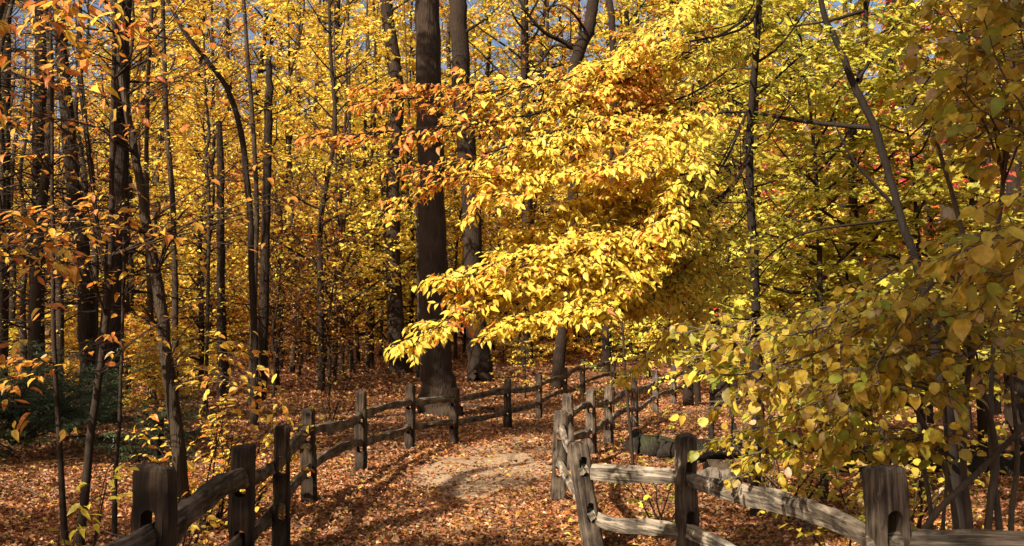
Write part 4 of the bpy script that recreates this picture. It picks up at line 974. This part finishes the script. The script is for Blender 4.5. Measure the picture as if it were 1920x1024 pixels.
# ================================================================== the woods behind: a few kinds of tree, copied
def variant(seed, H, r, z0, nl, Ll, cols, size, lpt, step, tlen, el=(0, 40), rl=.04, sub=True, top=.98):
    rng = np.random.default_rng(seed); k = 7; t = np.linspace(0, 1, k)
    line = np.stack([rng.normal(0, .28, k) * t + rng.normal(0, .03) * t * H, rng.normal(0, .28, k) * t, t * (H + .2) - .2], 1); line = smooth(line, 4)
    W = MB(); LV = Leaves()
    tube(W, line, r * (1 - .85 * np.linspace(0, 1, len(line)) ** 1.2), 9, .05, rng)
    grow(W, LV, line, rng, z0, nl, Ll, size, cols, step=step, tlen=tlen, lpt=lpt, rl=rl, el=el, sub=sub)
    return W.mesh('trunk', M_BARK if seed % 2 else M_BARK_GREY), LV.build('crown', M_LEAF, 'diamond', keep=lambda p: clumps(p, 1.1 if H < 15 else .7, -.75))
KINDS = {
 'under_y': [variant(500 + i, 13.5, .09, 1.3, 42, 2.9, CY, .15, 10, .34, .95, top=.99) for i in range(2)],
 'under_g': [variant(505 + i, 10.5, .08, 1.0, 36, 2.6, CG, .15, 10, .34, .95) for i in range(2)],
 'under_b': [variant(515, 9.5, .07, 1.2, 32, 2.4, [(RUST * .8, 3), (BRN, 3), (GOLD * .7, 2), (ORG * .7, 1)], .13, 7, .36, .95)],
 'under_o': [variant(510, 8.5, .07, 1.2, 28, 2.3, CO, .14, 8, .38, .9)],
 'tall_y': [variant(520 + i, 25, .22, 6, 44, 4.6, CY, .24, 10, .55, 1.5, rl=.07) for i in range(2)],
 'tall_g': [variant(525, 26, .25, 7, 44, 4.6, CG, .24, 10, .55, 1.5, rl=.07)],
 'tall_gr': [variant(527, 24, .22, 6, 42, 4.6, CYG + [(GRN, 1)], .24, 10, .55, 1.5, rl=.07)],
 'bush': [variant(530 + i, 2.6, .02, .15, 26, 1.2, CG if i else CY, .12, 9, .22, .6, rl=.012) for i in range(2)],
 'bare': [variant(540, 13, .14, 1.2, 34, 2.0, CG, .10, 1, .45, 1.0, el=(-10, 25), rl=.03)],
}
LAB = {'under_y': ('slender yellow leaved tree in the woods behind the fences', 'understory_tree', 'yellow understory trees in the woods'),
       'under_g': ('gold leaved small tree in the woods behind the fences', 'understory_tree', 'gold understory trees in the woods'),
       'under_o': ('small tree with orange leaves deeper in the woods', 'understory_tree', 'orange understory trees in the woods'),
       'under_b': ('small tree with russet brown leaves in the woods', 'understory_tree', 'russet understory trees in the woods'),
       'tall_y': ('tall canopy tree with yellow leaves deep in the woods', 'tall_tree', 'tall yellow trees deep in the woods'),
       'tall_g': ('tall canopy tree with amber leaves deep in the woods', 'tall_tree', 'tall amber trees deep in the woods'),
       'tall_gr': ('tall canopy tree with yellow-green leaves deep in the woods', 'tall_tree', 'tall yellow-green trees deep in the woods'),
       'bush': ('low leafy bush on the woodland floor behind the fences', 'bush', 'low bushes on the woodland floor'),
       'bare': ('nearly bare tree with many dead twigs at the far left', 'bare_tree', 'nearly bare trees at the far left')}
proto = {}
def plant(kind, px, d, scale, rng):
    k = int(rng.integers(len(KINDS[kind]))); tm, cm = KINDS[kind][k]
    q = P(px, 643, d); loc = (q[0], d, float(gz(q[0], d)) - .03)
    lab, nm, grp = LAB[kind]
    if (kind, k) not in proto:
        e = tree_object(nm, lab, 'bush' if kind == 'bush' else 'tree', tm, cm, loc, grp); proto[(kind, k)] = e
        if kind == 'bush': e.children[0].name = 'stems'
    else:
        src = proto[(kind, k)]; e = src.copy(); COL.objects.link(e)
        for ch in list(src.children):
            c = ch.copy(); COL.objects.link(c); c.parent = e
        e.location = loc
    e.rotation_euler = (0, 0, rng.uniform(0, 6.28)); e.scale = (scale,) * 3
rng = np.random.default_rng(900)
taken = []
KEEP_CLEAR = [(738, 26, 40), (820, 60, 25), (885, 30, 37), (1100, 45, 34), (504, 14, 28), (412, 12, 30), (225, 30, 21), (130, 30, 22)]
def ok(px, d, sep):
    for c_, w_, dd_ in KEEP_CLEAR:
        if d < dd_ + .5 and abs(px - c_) < w_ + 1.1 * F / d * (1 if c_ in (738, 1100) else .25): return False
    x = (px - 960) / F * d
    for a, b in taken:
        if (a - x) ** 2 + (b - d) ** 2 < sep * sep: return False
    taken.append((x, d)); return True
def scatter(kinds, n, pxr, dr, sep, sc=(.8, 1.2), tries=40):
    c = 0
    for _ in range(n * tries):
        if c >= n: break
        px = rng.uniform(*pxr); u = rng.random(); d = dr[0] + (dr[1] - dr[0]) * u
        if ok(px, d, sep):
            plant(kinds[int(rng.integers(len(kinds)))], px, d, rng.uniform(*sc), rng); c += 1
scatter(['bare'], 20, (-160, 250), (19, 40), 1.3, (.6, 1.1))
scatter(['under_y', 'under_y', 'under_g', 'under_b', 'under_y', 'under_g', 'under_o'], 36, (200, 780), (30, 56), 1.7, (.85, 1.35))
scatter(['under_g', 'under_o', 'under_b', 'under_b'], 15, (-150, 260), (30, 56), 1.8, (.8, 1.3))
scatter(['under_g', 'under_y'], 18, (760, 1250), (46, 62), 1.9)
scatter(['under_y', 'under_g', 'under_o'], 22, (1250, 2050), (24, 50), 2.0)
scatter(['under_b', 'under_b', 'under_o'], 9, (500, 790), (29, 40), 1.4, (.6, .85))
scatter(['tall_y', 'tall_g'], 26, (200, 900), (44, 76), 3.4, (.95, 1.35))
scatter(['tall_g', 'tall_gr', 'tall_y'], 16, (880, 1500), (44, 76), 3.4, (.95, 1.35))
scatter(['tall_gr', 'tall_g', 'tall_y'], 14, (1450, 2150), (36, 76), 3.4, (.9, 1.3))
scatter(['tall_g'], 7, (-250, 200), (46, 80), 4)
scatter(['tall_g', 'tall_gr', 'tall_g'], 8, (960, 1260), (48, 70), 2.6, (.95, 1.15))
scatter(['bush'], 44, (150, 1300), (46, 66), .9, (.9, 1.8))
scatter(['bush'], 16, (1250, 2050), (26, 48), 1.4, (.7, 1.2))
scatter(['bush'], 16, (-100, 400), (22, 42), 1.4, (.6, 1.0))

# far woods: one mass of crowns and stems closing the view
rng = np.random.default_rng(950)
W = MB(); LV = Leaves()
nf = 330
ang_ = rng.uniform(rad(48), rad(132), nf); rr = rng.uniform(84, 125, nf)
for a, r_ in zip(ang_, rr):
    x, y = math.cos(a) * r_, math.sin(a) * r_; z = float(gz(x, y)); H = rng.uniform(13, 25) if abs(a - rad(90)) < 2 else 14
    tube(W, np.array([[x, y, z - .2], [x + rng.normal(0, .3), y, z + H * .5], [x + rng.normal(0, .6), y, z + H]]), [rng.uniform(.12, .28), .12, .04], 6)
    n_ = 700; zc = z + H * rng.uniform(.05, 1, n_); sp = 3.2 * np.sqrt(np.clip(1.15 - (zc - z) / H, .1, 1))
    cl = rng.normal(0, 1, (28, 3)); ci = rng.integers(0, 28, n_)
    p = np.stack([x + cl[ci, 0] * sp * .8 + rng.normal(0, .5, n_), y + cl[ci, 1] * sp * .8 + rng.normal(0, .5, n_), zc], 1)
    base = [CY, CG, CG, CYG, CO][int(rng.integers(5))]
    LV.add(p, rng.normal(0, 1, (n_, 3)), np.array([0, 0, 1.]) + SV + rng.normal(0, .5, (n_, 3)), rng.uniform(.3, .6, n_), pal(rng, n_, base))
tag(link('far_woods_stems', W.mesh('far_woods_stems', M_BARK)), 'mass of far trunks closing the view behind the woods', 'far woods', kind='stuff')
tag(link('far_woods', LV.build('far_woods', M_LEAF, 'diamond')), 'mass of far yellow and gold foliage closing the view', 'far woods', kind='stuff')

# ================================================================== unseen trees beside and behind the camera, most added to shade chosen spots
def unseen_shade_tree(label, foot, top_pts, r, seed, crowns, cols, size=.11, group=None):
    rng = np.random.default_rng(seed); org = np.array([foot[0], foot[1], float(gz(*foot))])
    line = smooth([np.array([0, 0, -.1])] + [np.array(p) - org for p in top_pts], 5)
    W = MB(); LV = Leaves(); tube(W, line, np.linspace(r, r * .45, len(line)), 10, .04, rng)
    for c, R, n in crowns:
        c = np.array(c) - org
        for k in range(n):
            i = rng.integers(len(line) // 2, len(line)); p = line[i]
            tgt = c + unit(rng.normal(0, 1, 3)) * R * rng.uniform(.2, .8)
            if not sun_keep((tgt + org)[None], LIT[:2] + LIT[4:6], 1.1, 0)[0]: continue
            L = np.linalg.norm(tgt - p); mid = (p + tgt) / 2 + np.array([0, 0, .12 * L]) + rng.normal(0, .1, 3)
            spray(W, LV, smooth([p, mid, tgt], 6), .02, rng, step=.3, tlen=.8, lpt=8, size=size, cols=cols, start=.35, droop=.2)
    cm = LV.build('crown', M_LEAF, 'diamond', keep=lambda p: sun_keep(p + org, None, 1.0, .03)) if LV.p else None
    return tree_object('unseen_shade_tree', label, 'tree', W.mesh('trunk', M_BARK_GREY), cm, org, group)
def back(p, t): return np.array(p) + SV * t  # crown position sunward of the spot it is added to shade
cot = 1 / math.tan(SUN_EL); hx_, hy_ = math.sin(SUN_AZ), math.cos(SUN_AZ)
def caster(shadow, z): return (shadow[0] - hx_ * z * cot, shadow[1] - hy_ * z * cot, z)
A_ = [caster((-1.75, 10.2), 3.6), caster((-1.45, 11.75), 4.1), caster((-1.3, 13.4), 4.7), caster((-.9, 14.5), 5.3), caster((-.2, 15.6), 6.0)]
B_ = [caster((-.90, 10.2), 3.9), caster((-.82, 11.6), 4.4), caster((-.82, 12.9), 5.0), caster((-.5, 14.1), 5.6), caster((.2, 15.3), 6.3)]
unseen_shade_tree('curved leaning tree outside the left of the picture', (B_[0][0] + .2, B_[0][1] - 1.0), B_, .15, 701, [(np.array(B_[-1]) + [-1, 1.5, 2.5], 1.5, 5)], CO)
c1 = back((-2.6, 6.5, .8), 9); c2 = back((-3.6, 9.5, 1.0), 9); c3 = back((-.8, 8.0, 0), 9)
unseen_shade_tree('broad unseen tree added to shade the near left fence', (c1[0] - 1.5, c1[1]), [(c1[0] - 1.2, c1[1], 3), (c1[0], c1[1], 6.5)], .2, 702, [(c1, 1.9, 18), (c2, 1.6, 12), (c3, 1.5, 12)], CG)
c4 = back((2.9, 5.6, 2.2), 8); c5 = back((2.2, 5.4, 3.6), 8); c6 = back((3.4, 8.5, 2.2), 9.5); c7 = back((-.4, 6, 0), 10); c8 = back((1.9, 5.2, 1.4), 8)
unseen_shade_tree('unseen tree added behind the camera to shade the shrub at the right', (c4[0] - .5, c4[1] - 2), [(c4[0] - .5, c4[1] - 2, 3.5), (c4[0], c4[1] - 1, 7)], .2, 703, [(c4, 1.6, 34), (c5, 1.5, 30), (c6, 1.3, 16), (c7, 1.2, 8), (c8, 1.5, 30), (back((2.6, 6.6, 1.2), 9), 1.3, 20)], CG, .15)
d1 = back((-3.4, 7.5, 0), 10); d2 = back((-5.5, 10.5, 0), 10); d3 = back((-2.3, 5.2, .6), 9)
unseen_shade_tree('wide crowned unseen tree added left of the picture to shade the leafy ground', (d1[0] - 1, d1[1] - .5), [(d1[0] - .5, d1[1], 3), (d1[0], d1[1], 7)], .22, 704, [(d1, 2.2, 26), (d2, 2.2, 24), (d3, 1.5, 24)], CG, .13)
d4 = back((-.6, 8.0, 0), 12); d5 = back((-.2, 20, 0), 14); d6 = back((-7, 15, 0), 13)
unseen_shade_tree('tall unseen tree added behind the camera to shade the near end of the path', (d4[0] + .5, d4[1] - .5), [(d4[0] + .3, d4[1], 4), (d4[0], d4[1], 8)], .22, 705, [(d4, 1.8, 26)], CG, .13)
unseen_shade_tree('tall unseen tree added left of the picture to shade the bend of the path', (d5[0] - 3, d5[1]), [(d5[0] - 1.5, d5[1], 5), (d5[0], d5[1], 9)], .22, 706, [(d5, 2.6, 24), (d6, 2.6, 22)], CG, .15)
e1 = back((-5, 26, .3), 18); e2 = back((-9, 20, .1), 16); e3 = back((3.5, 21, 0), 16)
unseen_shade_tree('tall spreading unseen tree added left of the picture to shade the bank', (e2[0] - 2, e2[1]), [(e2[0] - 1, e2[1], 6), (e2[0], e2[1], 10)], .25, 707, [(e1, 3.0, 18), (e2, 2.8, 18), (e3, 2.6, 16)], CG, .16)
e4 = back((-1.9, 24.6, 3.5), 15); e5 = back((-1.9, 24.6, 8.5), 13)
unseen_shade_tree('big spreading unseen tree added left of the picture to shade the thickest trunk', (e4[0] - 3, e4[1] - 1), [(e4[0] - 2, e4[1] - 1, 6), (e4[0], e4[1], 10), (e5[0], e5[1], 14)], .28, 708, [(e4, 2.0, 26), (e5, 2.2, 26)], CG, .16)
# canopy left of the picture further back: long dappled shade over the bank
rngc = np.random.default_rng(710)
for k, (x, y, H) in enumerate([(-17, 12, 13), (-20, 19, 15), (-26, 24, 17), (-24, 10, 16), (-31, 30, 18)]):
    c = np.array([x, y, H])
    unseen_shade_tree('tall thin-crowned tree standing outside the left of the picture', (x, y), [(x + rngc.normal(0, .3), y, H * .5), (x, y, H)], .28, 711 + k, [(c, 3.0, 10), (c - [0, 0, 3.5], 3.0, 8)], CY, .16, 'canopy trees standing outside the left of the picture')

# ================================================================== light, sky, camera
w = bpy.data.worlds.new('World'); SC.world = w; w.use_nodes = True
nt = w.node_tree; bg = nt.nodes['Background']
sky = nt.nodes.new('ShaderNodeTexSky'); sky.sky_type = 'NISHITA'; sky.sun_disc = False
sky.sun_elevation = SUN_EL
az_to_sun = math.atan2(SV[0], SV[1]); sky.sun_rotation = az_to_sun
nt.links.new(sky.outputs[0], bg.inputs[0]); bg.inputs[1].default_value = .065; sky.dust_density = 5.0; sky.air_density = 1.0; sky.ozone_density = .3
sl = bpy.data.lights.new('sun', 'SUN'); sl.energy = 5.0; sl.angle = rad(.5); sl.color = (1, .93, .80)
so = bpy.data.objects.new('sun', sl); COL.objects.link(so)
so.rotation_euler = Vector(SV).to_track_quat('Z', 'Y').to_euler(); so.location = (-20, -10, 30)
cam = bpy.data.cameras.new('camera'); co = bpy.data.objects.new('camera', cam); COL.objects.link(co)
co.location = (0, 0, EYE); co.rotation_euler = (rad(90) + TH, 0, 0)
cam.sensor_width = 36; cam.lens = F / 1920 * 36; cam.clip_end = 1000; cam.clip_start = .05
SC.camera = co
SC.view_settings.view_transform = 'Standard'; SC.view_settings.look = 'None'; SC.view_settings.gamma = 1; SC.view_settings.exposure = 1.35
cy = SC.cycles
cy.max_bounces = 6; cy.diffuse_bounces = 3; cy.glossy_bounces = 2; cy.transmission_bounces = 4; cy.transparent_max_bounces = 4; cy.caustics_reflective = False; cy.caustics_refractive = False
cy.use_denoising = True
